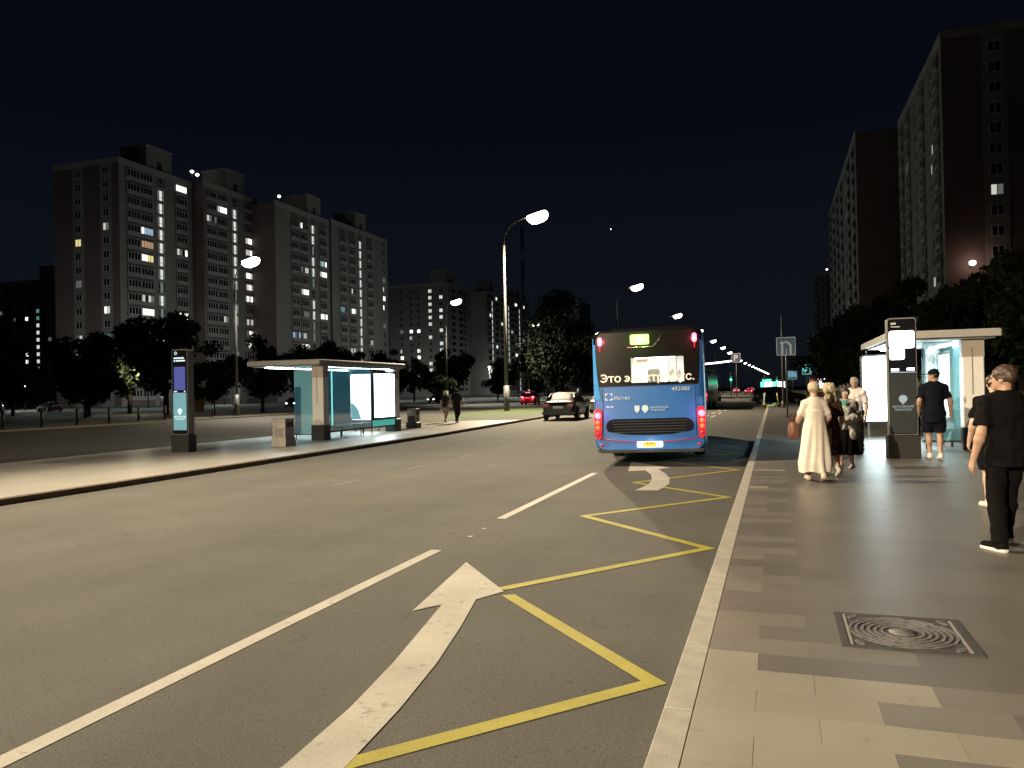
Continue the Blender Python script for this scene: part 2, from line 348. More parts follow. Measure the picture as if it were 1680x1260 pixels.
for sx in (-1, 1):
    for sy in (-1, 1):
        for q in (.0, .05): MB().box(-.03, .03, -.012, .012, .001, .007, iron2, Matrix.Translation((sx * (.29 - q * .2), sy * (.29 + q * .7 - .02), 0)) @ Matrix.Rotation(sx * sy * R(-45), 4, 'Z')).build('corner_rib', mh)

# ------------------------------------------------------------------ street lamps
def lamp_post(label, pole, head, z, watts, group, base=True, c=LAMPCOL, k=1.0, beam=(112, 1.0), tilt=(40, 0)):
    px, py = pole; hx, hy = head
    t = thing('street_lamp', label, 'street lamp', (px, py, -.02), 0, group)
    dx, dy = hx - px, hy - py
    MB().tube([(0, 0, 0), (0, 0, 2.1 * k)], .24 * k, 'steel', 12).build('base', t)
    pl = [(0, 0, 2.1 * k), (0, 0, z * .45), (0, 0, z - 2.3 * k)]
    MB().tube(pl, [.16 * k, .13 * k, .10 * k], 'steel', 10).build('pole', t)
    ar = [(0, 0, z - 2.3 * k)] + [(dx * .82 * math.sin(R(a)), dy * .82 * math.sin(R(a)), z - 2.3 * k + (2.1 * k) * (1 - math.cos(R(a)))) for a in (20, 45, 70, 90)]
    ar = [(0, 0, z - 2.3 * k), (dx * .04, dy * .04, z - 1.5 * k), (dx * .2, dy * .2, z - .8 * k), (dx * .45, dy * .45, z - .38 * k), (dx * .75, dy * .75, z - .12 * k)]
    MB().tube(ar, .055 * k, 'steel', 8).build('arm', t)
    a = math.atan2(dy, dx); q = Matrix.Translation((dx, dy, z)) @ Matrix.Rotation(a, 4, 'Z') @ Matrix.Rotation(R(-14), 4, 'Y')
    L, Wd = .85 * k, .55 * k
    rings = [[(x, y * wd, zz_) for x, y in ((-L, -.6), (-L * .8, -1), (L * .8, -1), (L, -.6), (L, .6), (L * .8, 1), (-L * .8, 1), (-L, .6))] for wd, zz_ in ((Wd, -.02), (Wd, .10 * k), (Wd * .5, .18 * k))]
    MB().loft(rings, 'darksteel', True, mtx=q).build('housing', t)
    rings = [[(x * s, y * Wd * s, zz_) for x, y in ((-L, -.6), (-L * .8, -1), (L * .8, -1), (L, -.6), (L, .6), (L * .8, 1), (-L * .8, 1), (-L, .6))] for s, zz_ in ((.45, -.70 * k), (.8, -.56 * k), (1.0, -.24 * k), (.97, -.022))]
    MB().loft(rings, 'lamp', True, mtx=q).build('glow_diffuser', t)  # diffuser made oversized and round, so its shape carries the lens glow
    if watts:
        sp = spot((dx, dy, z - 1.0 * k), watts, c, .3, t, *beam)
        sp.rotation_euler = (R(tilt[1]), R(-tilt[0]), 0)
    return t
LG = 'street lamps along the main road'
P0 = 49 * KW
for i in range(-1, 9):
    y = 12 + 48.3 * i
    lit = {-1: 6.0, 0: .78, 1: 1.7, 2: 1, 3: 1, 4: .8, 5: .8}.get(i, 0)
    lab = {1: 'tall lit lamp post on the grass verge beside the walking couple', 2: 'tall lit lamp post just past the broad dark tree on the verge', 3: 'lit lamp post showing above the roof of the first bus'}.get(i, 'tall lit lamp post curving over the main road, one of a row on the verge')
    lamp_post(lab, (-20.9, y), (-18, y), 15.9 + .1 * max(i, 0), P0 * lit, LG, beam={-1: (118, 1.0), 0: (94, 1.0), 1: (150, .9)}.get(i, (104, 1.0)), tilt={-1: (20, 30), 0: (45, 0), 1: (4, -22)}.get(i, (40, 0)))
for y, x, z, wt in [(55, -41.8, 13.2, .62), (99.8, -41.8, 14.4, .8), (138, -41.8, 14.2, .8), (176, -41.8, 13.9, .8), (6, -41.8, 13.5, .12)]:
    lamp_post({55: 'lit lamp post rising between the blue-screen totem and the far shelter', 99.8: 'lit lamp post in front of the wide end-on apartment block'}.get(y, 'lit lamp post across the side road, in front of the apartment blocks'), (x - 1.6, y), (x, y), z, P0 * wt, 'street lamps along the side road', k=.85, c=(1, .9, .72), beam=(116, .9), tilt=(30, 0))
for k in range(12):
    y = 462 + k * 48; x = -18 + k * 1.05
    lamp_post('distant lit lamp post where the road bends away', (x - 2.5, y), (x, y), 16.5, 0, 'distant street lamps at the bend')
# unlit pole behind the blue sign
t = thing('lamp_pole', 'thin grey unlit pole rising behind the blue lane sign', 'pole', (.62, 61, 0)); MB().tube([(0, 0, 0), (0, 0, 3.2), (0, 0, 6.9)], [.09, .07, .05], 'steel', 8).build('shaft', t); MB().tube([(0, 0, 0), (0, 0, .5)], .13, 'steel', 8).build('base', t)
# park lamps with globes; those ending the list are added to light the walls
for x, y, z in [(-96.2, 100, 9.5), (-77.3, 150, 6.9), (-62.6, 150, 5.8), (-82.8, 200, 9.7), (-74.2, 200, 8.3), (-64.5, 180, 7.4), (-65.9, 200, 8.2), (-53.4, 180, 6.4), (-131, 88, 5.2), (-118, 96, 5.0), (-104, 128, 5.0), (-146, 276, 5.5), (-128, 282, 5.5), (-112, 318, 5.5), (-106, 352, 5.5)]:
    t = thing('park_lamp', 'slim park lamp with a round white globe, one of a set partly added to light the blocks', 'park lamp', (x, y, -.06), 0, 'globe lamps in front of the apartment blocks')
    MB().tube([(0, 0, 0), (0, 0, z - .3)], [.09, .05], 'darksteel', 8).build('post', t)
    MB().lathe([(.02, z - .4), (.26, z - .28), (.36, z), (.3, z + .25), (.02, z + .38)], 'lamp_globe', 12).build('globe', t)
    MB().lathe([(.5, z + .3), (.42, z + .42), (.05, z + .52)], 'darksteel', 12).build('hood', t)
    point((0, 0, z - .6), 3.4 * KW, (.95, 1, .94), .3, t)

# ------------------------------------------------------------------ apartment blocks
wall_a = pbr('panel_grey', (.20, .19, .18), .85, noise=.18, nscale=.12); wall_b = pbr('panel_brown', (.125, .092, .088), .85, noise=.2, nscale=.12)
wall_c = pbr('panel_pale', (.27, .265, .25), .85, noise=.15, nscale=.2); frame_m = pbr('window_frame', (.5, .5, .48), .5)
LIT = dict(w=emis('window_white', (1, .97, .90), 1.7, False), y=emis('window_yellow', (1, .86, .36), .8, False), d=emis('window_dim', (.9, .9, .85), .12, False), o=emis('window_amber', (1, .62, .33), .42, False),
           b=emis('window_blue', (.5, .75, 1), .6, False), t=emis('window_teal', (.25, .8, .75), .35, False), k='glass_dark', g=emis('window_soft', (1, .95, .85), .6, False), s=emis('stair_light', (.93, 1, .93), .8, False), v=emis('stair_dim', (.8, 1, .93), .16, False))
WM = {}
def win_mesh(kind, lit):
    key = (kind, lit)
    if key in WM: return WM[key]
    b = MB(); n, wd, h = dict(loggia=(4, 3.2, 1.45), win=(2, 1.5, 1.5), stair=(3, 1.9, 2.2))[kind]
    hw = wd / 2
    for y0, y1, z0, z1 in [(-hw, hw, -h / 2, -h / 2 + .07), (-hw, hw, h / 2 - .07, h / 2)]: b.box(-.05, .06, y0, y1, z0, z1, frame_m)
    edges = [-hw + wd * i / n for i in range(n + 1)] if kind != 'stair' else [-.95, -.42, .42, .95]
    for i, e in enumerate(edges): b.box(-.05, .055, e - .045, e + .045, -h / 2 + .07, h / 2 - .07, frame_m)
    for i in range(n):
        ch = lit[i % len(lit)]; m = LIT[ch]
        b.add([(0, edges[i] + .04, -h / 2 + .06), (0, edges[i + 1] - .04, -h / 2 + .06), (0, edges[i + 1] - .04, h / 2 - .06), (0, edges[i] + .04, h / 2 - .06)], [(0, 1, 2, 3)], m)
    if kind == 'stair': b.box(-.04, .05, -.9, .9, -.38, -.30, frame_m)
    WM[key] = b.mesh('window'); return WM[key]
def block(label, x0, x1, y0, y1, H, cols, face, ends=(), lit={}, stair=None, house=None, group=None, wallm=None, each=True, wname='apartment_block'):
    """a slab block; face +1/-1: long facade looks towards +x/-x. cols: (kind, y); ends: (x) columns on the wall facing -y. lit: {(col,floor): code}"""
    t = thing(wname, label, 'apartment block', (0, 0, 0), 0, group)
    xf = x1 if face > 0 else x0; rz = 0 if face > 0 else math.pi
    wb = MB(); wb.box(x0, x1, y0, y1, -.3, H, wallm or wall_b); wb.build('wall', t)
    b = MB()                                                   # pale facade panels between the loggias, parapet
    f = face
    def fx(a, c): return (xf + a, xf + c) if f > 0 else (xf - c, xf - a)
    b.box(*fx(-.2, .12), y0, y1, H - .9, H + .5, wall_c)
    ys = sorted(y for k, y in cols); 
    edges = [y0 + .02]
    for k, yc in sorted(cols, key=lambda q: q[1]):
        hw = 1.75 if k == 'loggia' else (1.15 if k == 'stair' else .85); edges += [yc - hw, yc + hw]
    edges.append(y1 - .02)
    for a_, c_ in zip(edges[::2], edges[1::2]):
        if c_ - a_ > .15: b.box(*fx(-.1, .10), a_, c_, -.2, H - .9, wall_a)
    b.build('facade_panel', t)
    nf = int((H - 1.5) / 2.8); rest = MB(); pb = MB()
    for ci, (k, yc) in enumerate(cols):
        for fl in range(nf):
            z = 2.6 + 2.8 * fl
            code = lit.get((ci, fl)); 
            if k == 'stair': code = code or ('kkk' if stair is None else ('dsd' if stair(fl) == 1 else ('kvk' if stair(fl) == 2 else 'kkk')))
            code = code or 'kkkk'
            if k == 'loggia': pb.box(*fx(-.1, .45), yc - 1.75, yc + 1.75, z - 1.45, z - .78, wall_c)
            elif k == 'win': pb.box(*fx(-.1, .08), yc - .85, yc + .85, z + .8, z + 2.0, wall_a)
            else: pb.box(*fx(-.1, .2), yc - 1.1, yc + 1.1, z - 1.65, z - 1.15, wall_c)
            xx = xf + f * (.30 if k == 'loggia' else .03)
            if each or any(q != 'k' for q in code): link('window', win_mesh(k, code), t, (xx, yc, z), rz)
            else: rest.box(xx - .05, xx + .05, yc - (1.55 if k == 'loggia' else .72), yc + (1.55 if k == 'loggia' else .72), z - .7, z + .7, 'glass_dark')
    pb.build('balcony_parapets', t)['kind'] = 'stuff'
    if rest.v: rest.build('dark_windows', t)['kind'] = 'stuff'
    eb = MB()
    for ci, xc in enumerate(ends):
        eb.box(xc - 1.5, xc + 1.5, y0 - .1, y0 + .1, -.2, H - .3, wall_a)
        for fl in range(nf):
            code = lit.get((10 + ci, fl), 'kk'); link('window', win_mesh('win', code), t, (xc, y0 - .13, 2.6 + 2.8 * fl), -math.pi / 2)
    if ends:
        eb.box(x0 - .2, x1 + .2, y0 - .14, y0 + .1, H - .6, H + .5, wall_c); eb.build('end_panel', t)
    if house:
        yc, hw = house; xa, xb = (x1 - 7.5, x1 - .6) if f > 0 else (x0 + .6, x0 + 7.5)
        hb = MB(); hb.box(xa, xb, yc - hw, yc + hw, H, H + 5.2, wall_a); hb.box(xa - .2, xb + .2, yc - hw - .2, yc + hw + .2, H + 5.2, H + 5.5, wall_c)
        hb.box(xb - .05 if f > 0 else xa - .1, xb + .1 if f > 0 else xa + .05, yc - .6, yc + .6, H + .3, H + 2.4, 'darksteel'); hb.build('lift_house', t)
    return t
def roof_light(t, x, y, z, h=2.2):
    o = MB().tube([(x, y, z - h), (x, y, z)], .08, 'darksteel', 6).build('roof_mast', t); MB().lathe([(.05, z - .1), (.4, z + .1), (.4, z + .4), (.05, z + .6)], 'lamp_globe', 8, Matrix.Translation((x, y, 0))).build('beacon', o)
BG = 'apartment blocks across the side road'
lg, st = 'loggia', 'stair'
A = {(1, 12): 'wbbb', (1, 11): 'oooo', (1, 10): 'wwyy', (1, 7): 'gkgd', (1, 6): 'wwww', (3, 16): 'wwww', (3, 11): 'gdkw', (3, 6): 'wwgw', (0, 3): 'kdd', (10, 11): 'yy', (10, 8): 'dd', (10, 4): 'dg', (10, 3): 'ww', (11, 12): 'gd', (11, 6): 'wg', (11, 4): 'kt'}
tA = block('tall grey apartment block with a reddish brown end wall, first of the lit row', -140, -123, 121, 141.6, 49.4, [(lg, 124.5), (lg, 128.0), (st, 132.1), (lg, 138)], 1, (-133.5, -126.2), A, lambda f: 0 if f > 15 else (2 if f in (8, 6) else 1), (132.6, 3.6), BG)
B = {(1, 15): 'gwww', (0, 14): 'gdkd', (1, 2): 'gwgk', (1, 6): 'kkgd', **{(3, f): c for f, c in zip((13, 12, 10, 9, 8, 6, 5, 4), ('gwww', 'ggww', 'wwgw', 'gwgw', 'wgwd', 'gdgk', 'dwgd', 'wwww'))}}
tB = block('tall grey apartment block with a column of bright loggias, second of the lit row', -136, -120, 141.8, 160.6, 49.6, [(lg, 144), (lg, 147.6), (st, 152.2), (lg, 157.4)], 1, (), B, lambda f: 0 if f > 15 else (2 if f in (8, 5, 4) else 1), (153.5, 3.2), BG)
roof_light(tB, -126, 145.2, 53.3, 3.8); roof_light(tB, -126, 146.9, 53.0, 3.5)
Cc = {(1, 15): 'wkkk', (1, 9): 'gwww', (1, 11): 'dkgg', (1, 7): 'kddd', (1, 5): 'dgdk', (1, 4): 'wgwg', (0, 5): 'bdkb', (3, 12): 'tgtw', (3, 11): 'gwww', (3, 7): 'wwgw'}
tC = block('tall grey apartment block with few lit windows, third of the lit row', -129, -113, 158.1, 182, 48.2, [(lg, 166), (lg, 170), (st, 174.2), (lg, 178.6)], 1, (), Cc, lambda f: {15: 1, 14: 1, 13: 2, 12: 1, 11: 1, 10: 2, 8: 1, 7: 1, 6: 2, 5: 2, 9: 0}.get(f, 0), (176, 3), BG)
roof_light(tC, -119, 168.5, 52.3, 4.1)
D = {(0, 8): 'ttdk', (1, 8): 'dwwg', (1, 10): 'kgkk', (4, 11): 'gk', (4, 10): 'ww', (4, 9): 'wk', (4, 7): 'dd', (4, 12): 'dd', (1, 4): 'gdgd', (3, 5): 'kdgd'}
tD = block('tall grey apartment block at the end of the lit row, with a full lit staircase', -129, -112.6, 182.4, 214.4, 48.6, [(lg, 188), (lg, 193), (st, 197.8), (lg, 203), ('win', 212)], 1, (), D, lambda f: 0 if f > 15 else 1, (199.5, 3), BG)
# second group, farther down the road
fB = 'apartment blocks farther down the road'
E_ = {}
def rlit(seed, cols, nf, p, kinds=('ww', 'wg', 'gd', 'gk')):
    q = random.Random(seed); d = {}
    for c in cols:
        for f in range(nf):
            if q.random() < p: d[(c, f)] = q.choice(kinds)
    return d
e = rlit(3, (10, 11, 12), 16, .03); e.update({(11, 9): 'ww', (12, 9): 'ww', (11, 8): 'gd', (12, 6): 'wg', (12, 5): 'ww', (10, 5): 'ww', (11, 2): 'wg', (12, 2): 'ww', (10, 9): 'dd'}); 
e.update({(13, f): 'sg' for f in (15, 14, 13, 12, 11, 10, 8, 4, 3, 1)})
block('wide apartment block facing the road end-on with a taller middle tower', -157, -129.5, 300, 325, 47.5, [(lg, 306), (lg, 314), (st, 319)], 1, (-151, -146.5, -143, -137.5, -132.5), {**e, **{(14, f): 'ss' for f in (14, 12, 11, 9, 7, 6, 5, 3, 2, 1)}}, None, (304, 4.5), fB, each=False, wallm=wall_a)
block('long apartment block with three lit stair columns', -140, -122, 326, 352, 46.8, [(lg, 330), (st, 334), (lg, 340), (lg, 347)], 1, (), {**rlit(8, (0, 2, 3), 16, .13, ('wwkk', 'kkww', 'gwgd', 'kdkk'))}, lambda f: 1 if f < 15 else 0, (335, 2.6), fB, each=False, wallm=wall_a)
block('long apartment block, lower third section with lit stair columns', -140, -122, 352.4, 392, 47.6, [(st, 357), (lg, 362), (lg, 368), (st, 374), (lg, 381)], 1, (), rlit(11, (1, 2, 4), 16, .14, ('wwww', 'kwwk', 'ggdd', 'dkkk')), lambda f: 1 if f < 15 else 0, (374, 2.6), fB, each=False, wallm=wall_a)
block('distant dark apartment block beyond the chimney', -122, -98, 405, 430, 49, [(lg, 412), (lg, 422)], 1, (-119, -113, -106), {**rlit(5, (10, 11, 12), 16, .05)}, None, None, fB, each=False, wallm=wall_a)
block('distant apartment block at the far side behind the bare lawn', -300, -262, 226, 250, 48, [(lg, 234), (lg, 242)], 1, (-296, -290, -283, -276.3, -270.5, -264.5), {(11, 12): 'dd', (13, 11): 'ww', (12, 11): 'kd', (11, 9): 'gk', (14, 9): 'kk', (13, 6): 'ww', (13, 5): 'wg', (11, 5): 'dt', (15, 8): 'dd', (15, 6): 'gg', (10, 10): 'gk', (10, 6): 'gk', **{(14, f): ('ss' if f < 11 else 'tt') for f in range(4, 13)}}, None, (230, 4), BG, each=False)
# right-hand blocks
rB = 'dark apartment blocks behind the near stop'
block('very dark apartment block with a single lit window, rising behind the near stop', 23, 46, 121, 160, 50, [(lg, 124.5), ('win', 129), (lg, 136), ('win', 142), (lg, 149), (lg, 156)], -1, (29.3, 37.5), {(10, 9): 'gd', (1, 12): 'kg', (1, 11): 'gk', (4, 13): 'dk', (1, 5): 'gg', (1, 3): 'dd'}, None, None, rB)
block('dark apartment block beyond the first one, with tiny lit windows', 16, 40, 163.5, 240, 50.5, [(lg, 168), (lg, 178), ('win', 186), (lg, 196), (lg, 208), (lg, 220), (lg, 232)], -1, (), {(2, 15): 'dd', (2, 13): 'td', (2, 6): 'gd', (2, 2): 'gk', (3, 8): 'kdkk'}, None, None, rB, each=False)
tR = block('slim distant tower with beacons on its roof', 18.5, 29, 365, 385, 50, [(lg, 372)], -1, (21, 26), {(11, 9): 'wk', (11, 7): 'wk', (10, 4): 'gk', (11, 12): 'dk'}, None, None, rB, each=False)
roof_light(tR, 23, 366, 52); roof_light(tR, 25.2, 366, 52)
wl = thing('wall_lamp', 'small glowing wall lamp on the dark block behind the near stop', 'wall lamp', (26, 120.6, 17.8)); MB().box(-.08, .08, -.1, .35, -.3, -.1, 'darksteel').build('bracket', wl); MB().lathe([(.05, -.3), (.42, -.1), (.42, .3), (.05, .45)], emis('wall_lamp_glow', (1, .85, .7), 5, False), 10, Matrix.Translation((0, -.4, 0))).build('globe', wl)
point((0, -1.6, 0), .12 * KW, (1, .6, .45), .3, wl)
# striped lattice mast
ms = thing('radio_mast', 'slender lattice mast with pale and dark bands against the sky', 'mast', (-128, 400, 0))
for k in range(16):
    z0, z1 = k * 6, k * 6 + 6; b = MB(); m = wall_c if k % 3 == 0 else 'darksteel'; wv = 1.5 - k * .05
    cs = [(wv, 0), (-wv * .5, wv * .87), (-wv * .5, -wv * .87)]
    for i in range(3):
        x, y = cs[i]; x2, y2 = cs[(i + 1) % 3]; b.tube([(x, y, z0), (x, y, z1)], .22, m, 6)
        b.tube([(x, y, z0), (x2, y2, z1)], .13, m, 5); b.tube([(x, y, z1), (x2, y2, z1)], .13, m, 5)
    b.build('mast_section', ms)
st_ = MB().lathe([(.05, -.5), (.55, 0), (.05, .5)], 'lamp_globe', 8).build('star'); st_.location = (-158.4, 800, 168.7); struct(st_)

# ------------------------------------------------------------------ trees
LEAF = [foliage_mat('leaf_dark', (.014, .020, .008)), foliage_mat('leaf_mid', (.022, .032, .012)), foliage_mat('leaf_light', (.036, .045, .018))]
bark = pbr('bark', (.05, .04, .03), .9, noise=.4, nscale=4, bump=.5, bscale=12)
def crown_mesh(seed, rx, rz, zc, n, leaf, conic=0, clumps=26):
    q = random.Random(seed); b = MB(); cl = []
    for i in range(clumps):
        while True:
            x, y, z = q.uniform(-1, 1), q.uniform(-1, 1), q.uniform(-1, 1)
            if x * x + y * y + z * z < 1: break
        k = (1 - (z + 1) / 2 * conic)
        cl.append((x * rx * k, y * rx * k, zc + z * rz, q.uniform(.22, .42) * rx))
    for i in range(n):
        cx, cy, cz, r = q.choice(cl); th = q.uniform(0, 6.28); u = q.uniform(-1, 1); rr = r * q.random() ** .45; s = math.sqrt(1 - u * u)
        p = Vector((cx + rr * s * math.cos(th), cy + rr * s * math.sin(th), cz + rr * u * .8)); L = leaf * q.uniform(.6, 1.3)
        a = Vector((q.gauss(0, 1), q.gauss(0, 1), q.gauss(0, .7))).normalized(); c = a.orthogonal().normalized(); c = Matrix.Rotation(q.uniform(0, 6.28), 3, a) @ c
        b.add([p - c * L, p + a.cross(c) * L * .45, p + c * L, p - a.cross(c) * L * .45], [(0, 1, 2, 3)], LEAF[q.choice((0, 0, 1, 1, 2))])
    return b.mesh('crown')
def trunk_mesh(seed, h, r, zc, rx):
    q = random.Random(seed); b = MB(); b.tube([(0, 0, -.2), (.05, 0, h * .35), (q.uniform(-.2, .2), q.uniform(-.2, .2), h * .85)], [r * 1.25, r, r * .35], bark, 8)
    for i in range(7):
        a = q.uniform(0, 6.28); z = h * q.uniform(.3, .7); L = rx * q.uniform(.5, .85)
        b.tube([(0, 0, z), (L * .5 * math.cos(a), L * .5 * math.sin(a), z + L * .35), (L * math.cos(a), L * math.sin(a), z + L * .9)], [r * .45, r * .28, r * .08], bark, 5)
    return b.mesh('trunk')
TK = [(crown_mesh(1, 3.3, 3.1, 5.0, 5200, .24), trunk_mesh(1, 7, .17, 5, 3.0)), (crown_mesh(2, 2.5, 2.3, 3.7, 4200, .22), trunk_mesh(2, 5.4, .13, 3.7, 2.3)),
      (crown_mesh(3, 2.2, 4.3, 5.4, 4600, .24, .55), trunk_mesh(3, 9, .16, 5.4, 2.0)), (crown_mesh(4, 5.0, 6.6, 8.2, 11000, .27, .15, 60), trunk_mesh(4, 14, .3, 8, 4.6))]
def tree(kind, x, y, s, label, group, rz=0, z=-.06, name='tree'):
    t = thing(name, label, 'tree', (x, y, z), rz, group); t.scale = (s, s, s)
    link('crown', TK[kind][0], t); link('trunk', TK[kind][1], t); return t
tl = 'broad dark bushy tree along the lawn in front of the apartment blocks'; tg = 'trees in front of the apartment blocks'
for k, x, y, s in [(0, -72, 50, 1.25), (0, -64, 47, 1.1), (1, -78, 62, 1.2), (0, -62, 57, 1.05), (1, -58, 53, 1.0), (0, -66, 66, 1.15), (0, -56.5, 61, 1.32), (1, -50, 60, 1.1), (1, -49, 66, 1.25), (0, -47, 71, .9), (1, -46, 74, 1.1),
                   (0, -49, 78, 1.0), (1, -46, 84, 1.1), (0, -52, 94, .95), (2, -54, 104, .85), (1, -46, 103, .9), (1, -50, 112, 1.1), (0, -52, 122, 1.15), (1, -46, 128, .95), (0, -48, 138, 1.0), (1, -45, 150, 1.0), (0, -46, 165, 1.0), (1, -62, 120, 1.1), (0, -68, 140, 1.1)]:
    tree(k, x, y, s, (tl if k == 0 else 'small round dark tree along the lawn in front of the apartment blocks') if k != 2 else 'narrow pointed dark conifer among the bushy trees', (tg if k == 0 else 'small trees in front of the apartment blocks') if k != 2 else None, rnd.uniform(0, 6), name='tree' if k != 2 else 'conifer')
tree(3, -28.5, 106, 1.05, 'tall broad dark tree on the verge behind the black sedan', None, .4)
tree(0, -27.5, 128, 1.25, 'tree with lamplit leaves at the edge of the verge', None, 1.4)
tree(0, -35, 122, 1.3, 'round dark tree behind the tall broad one', None, 2.2)
rg = 'dark trees behind the near stop'; rl = 'dark leafy tree standing behind the near bus shelter'
for k, x, y, s in [(0, 16.5, 58, 1.35), (0, 21, 64, 1.6), (1, 15, 66, 1.4), (0, 13.5, 72, 1.35), (1, 10.5, 74, 1.25), (0, 11, 80, 1.3), (0, 8, 84, 1.2), (1, 6, 92, 1.3), (0, 27, 62, 1.6), (3, 26, 84, 1.0), (0, 9, 102, 1.3)]:
    tree(k, x, y, s, rl, rg, rnd.uniform(0, 6))
# clipped hedge behind the near stop
hb = MB(); q = random.Random(4)
for i in range(9000):
    x, y, z = q.uniform(8.4, 9.6), q.uniform(24, 64), q.uniform(.0, 1.25)
    a = Vector((q.gauss(0, 1), q.gauss(0, 1), q.gauss(0, 1))).normalized(); c = a.orthogonal().normalized() * q.uniform(.06, .13)
    hb.add([Vector((x, y, z)) - c, Vector((x, y, z)) + a.cross(c), Vector((x, y, z)) + c], [(0, 1, 2)], LEAF[q.choice((0, 1, 1))])
hg = tag(link('hedge', None, None, (0, 0, 0)), 'low clipped dark hedge along the back of the near pavement', 'hedge'); o = hb.build('foliage', hg); o['kind'] = 'stuff'
MB().box(8.6, 9.4, 24.2, 63.8, -.02, .9, LEAF[0]).build('inner_branches', hg)

# ------------------------------------------------------------------ bus shelters
white_panel = pbr('white_panel', (.82, .81, .80), .45, noise=.06, nscale=3); beige_panel = pbr('beige_panel', (.55, .46, .42), .5, noise=.08, nscale=3)
roof_m = pbr('roof_metal', (.40, .385, .37), .55, noise=.12, nscale=2)
ad = emis('light_panel', (.84, 1, 1), 8); ad2 = emis('light_poster', (.35, .92, .95), 1.1); led = emis('led_strip', (.62, .95, 1), 50); ad3 = emis('teal_poster', (.12, .75, .62), .45)
inner_white = pbr('ceiling_white', (.6, .62, .62), .5); print_m = pbr('grey_print', (.25, .23, .22), .7)
tint_glow_glass = pbr('tinted_glow_glass', (.30, .68, .84), .06, trans=.0, alpha=.46, spec=.6)  # teal glow and blue reflections are put into the pane colour
def pin_logo(mat, parent, loc, s, name='emblem'):
    b = MB(); pts = arc(0, .12, 1, -60, 240, 24) + [(-.1, -1.35)]
    b.prism([(x * s, y * s) for x, y in pts], 0, .004, mat, XZ)
    return b.build(name, parent, loc)
def shelter(label, x, y, rx0, rx1, Ly, lk):
    """x: outer face of the near pillar, back glass on the +x side, near end at y"""
    t = thing('bus_shelter', label, 'bus shelter', (x, y, 0))
    b = MB(); b.bbox(rx0, rx1, -.35, Ly + .5, 2.74, 2.92, roof_m, .03); b.build('roof', t)
    MB().box(rx0 + .12, rx1 - .12, -.2, Ly + .35, 2.70, 2.74, inner_white).build('ceiling', t)
    for xa in (rx0 + .55, .18): MB().box(xa - .07, xa + .07, .1, Ly - .2, 2.665, 2.70, led).build('ceiling_light', t)
    for py, nm in ((0, 'pillar'), (Ly - .35, 'pillar')):
        p = MB().bbox(0, .47, py, py + .36, .55, 2.70, white_panel, .02).build(nm, t)
        MB().bbox(-.04, .51, py - .04, py + .40, -.01, .55, 'black', .02).build('pillar_base', p)
        MB().box(-.003, .473, py - .004, py + .364, 2.26, 2.69, beige_panel).build('pillar_band', p)
        for r in (.07, .11, .15, .19):
            q = arc(.235, .55, r + .012, 0, 180, 14); q2 = arc(.235, .55, r - .004, 0, 180, 14)
            MB().loft([[(a, py - .006, c) for a, c in q], [(a, py - .006, c) for a, c in q2]], print_m, False, False).build('printed_arc', p)
        MB().box(.20, .225, py - .005, py, 1.35, 2.5, print_m).build('printed_name', p)
    # back glass panes along y
    n = 3; y0, y1 = .36, Ly - .36
    gy = y0 + (y1 - y0) * .62
    for i in range(2):
        a, c = y0 + (gy - y0) * i / 2, y0 + (gy - y0) * (i + 1) / 2
        MB().box(.40, .412, a + .01, c - .01, .30, 2.68, tint_glow_glass).build('glass_pane', t)
    fr = MB()
    for z in (.24, 2.66): fr.box(.385, .43, y0, y1, z, z + .06, 'darksteel')
    for yy in (y0 + .02, gy, y1 - .02): fr.box(.387, .428, yy - .02, yy + .02, .30, 2.66, 'darksteel')
    for yy in (y0 + .9, y0 + 2.4, gy): fr.box(.395, .42, yy - .02, yy + .02, 0, .24, 'darksteel')
    fr.build('glass_frame', t)
    # poster box in the back wall
    pb = MB().box(.34, .47, gy + .06, y1 - .04, .55, 2.55, 'darksteel').build('poster_box', t)
    for xx in (.472, .335): MB().box(xx, xx + .004, gy + .14, y1 - .12, .66, 2.46, ad).build('light_panel', pb)
    MB().box(.385, .43, gy + .04, y1, .30, .55, ad3 if lk else inner_white).build('lower_panel', t)
    # near end pane, beside the pillar
    MB().box(-.86, -.03, .16, .172, .22, 2.66, tint_glow_glass).build('glass_pane', t)
    MB().box(-.88, .0, .15, .182, .17, .22, 'steel').build('end_rail', t)
    for xx in (-.8,): MB().box(xx - .015, xx + .015, .15, .18, 0, .17, 'steel').build('end_foot', t)
    # far end light panel with rounded corners
    pl = rrect(-1.75, -.3, .50, 2.50, .09)
    eb = MB(); eb.loft([[(a, Ly - .30, c) for a, c in rrect(-1.80, -.25, .45, 2.55, .1)], [(a, Ly - .12, c) for a, c in rrect(-1.80, -.25, .45, 2.55, .1)]], 'darksteel', True, smooth=False); eb = eb.build('end_box', t)
    MB().loft([[(a, Ly - .312, c) for a, c in pl], [(a, Ly - .302, c) for a, c in pl]], ad, True, smooth=False).build('light_panel', eb)
    if lk: MB().loft([[(a, Ly - .318, c) for a, c in [(-1.74, .52), (-1.25, .52), (-1.38, .95), (-1.6, 1.2), (-1.74, 1.25)]], [(a, Ly - .313, c) for a, c in [(-1.74, .52), (-1.25, .52), (-1.38, .95), (-1.6, 1.2), (-1.74, 1.25)]]], ad2, True, smooth=False).build('poster_shape', eb)
    else:
        b = MB()
        for a0, a1, c0, c1 in [(-1.58, -1.1, 1.12, 1.14), (-1.58, -1.1, 1.20, 1.22), (-1.58, -1.56, 1.14, 1.20)]: b.box(a0, a1, Ly - .318, Ly - .312, c0, c1, print_m)
        b.build('printed_outline', eb)
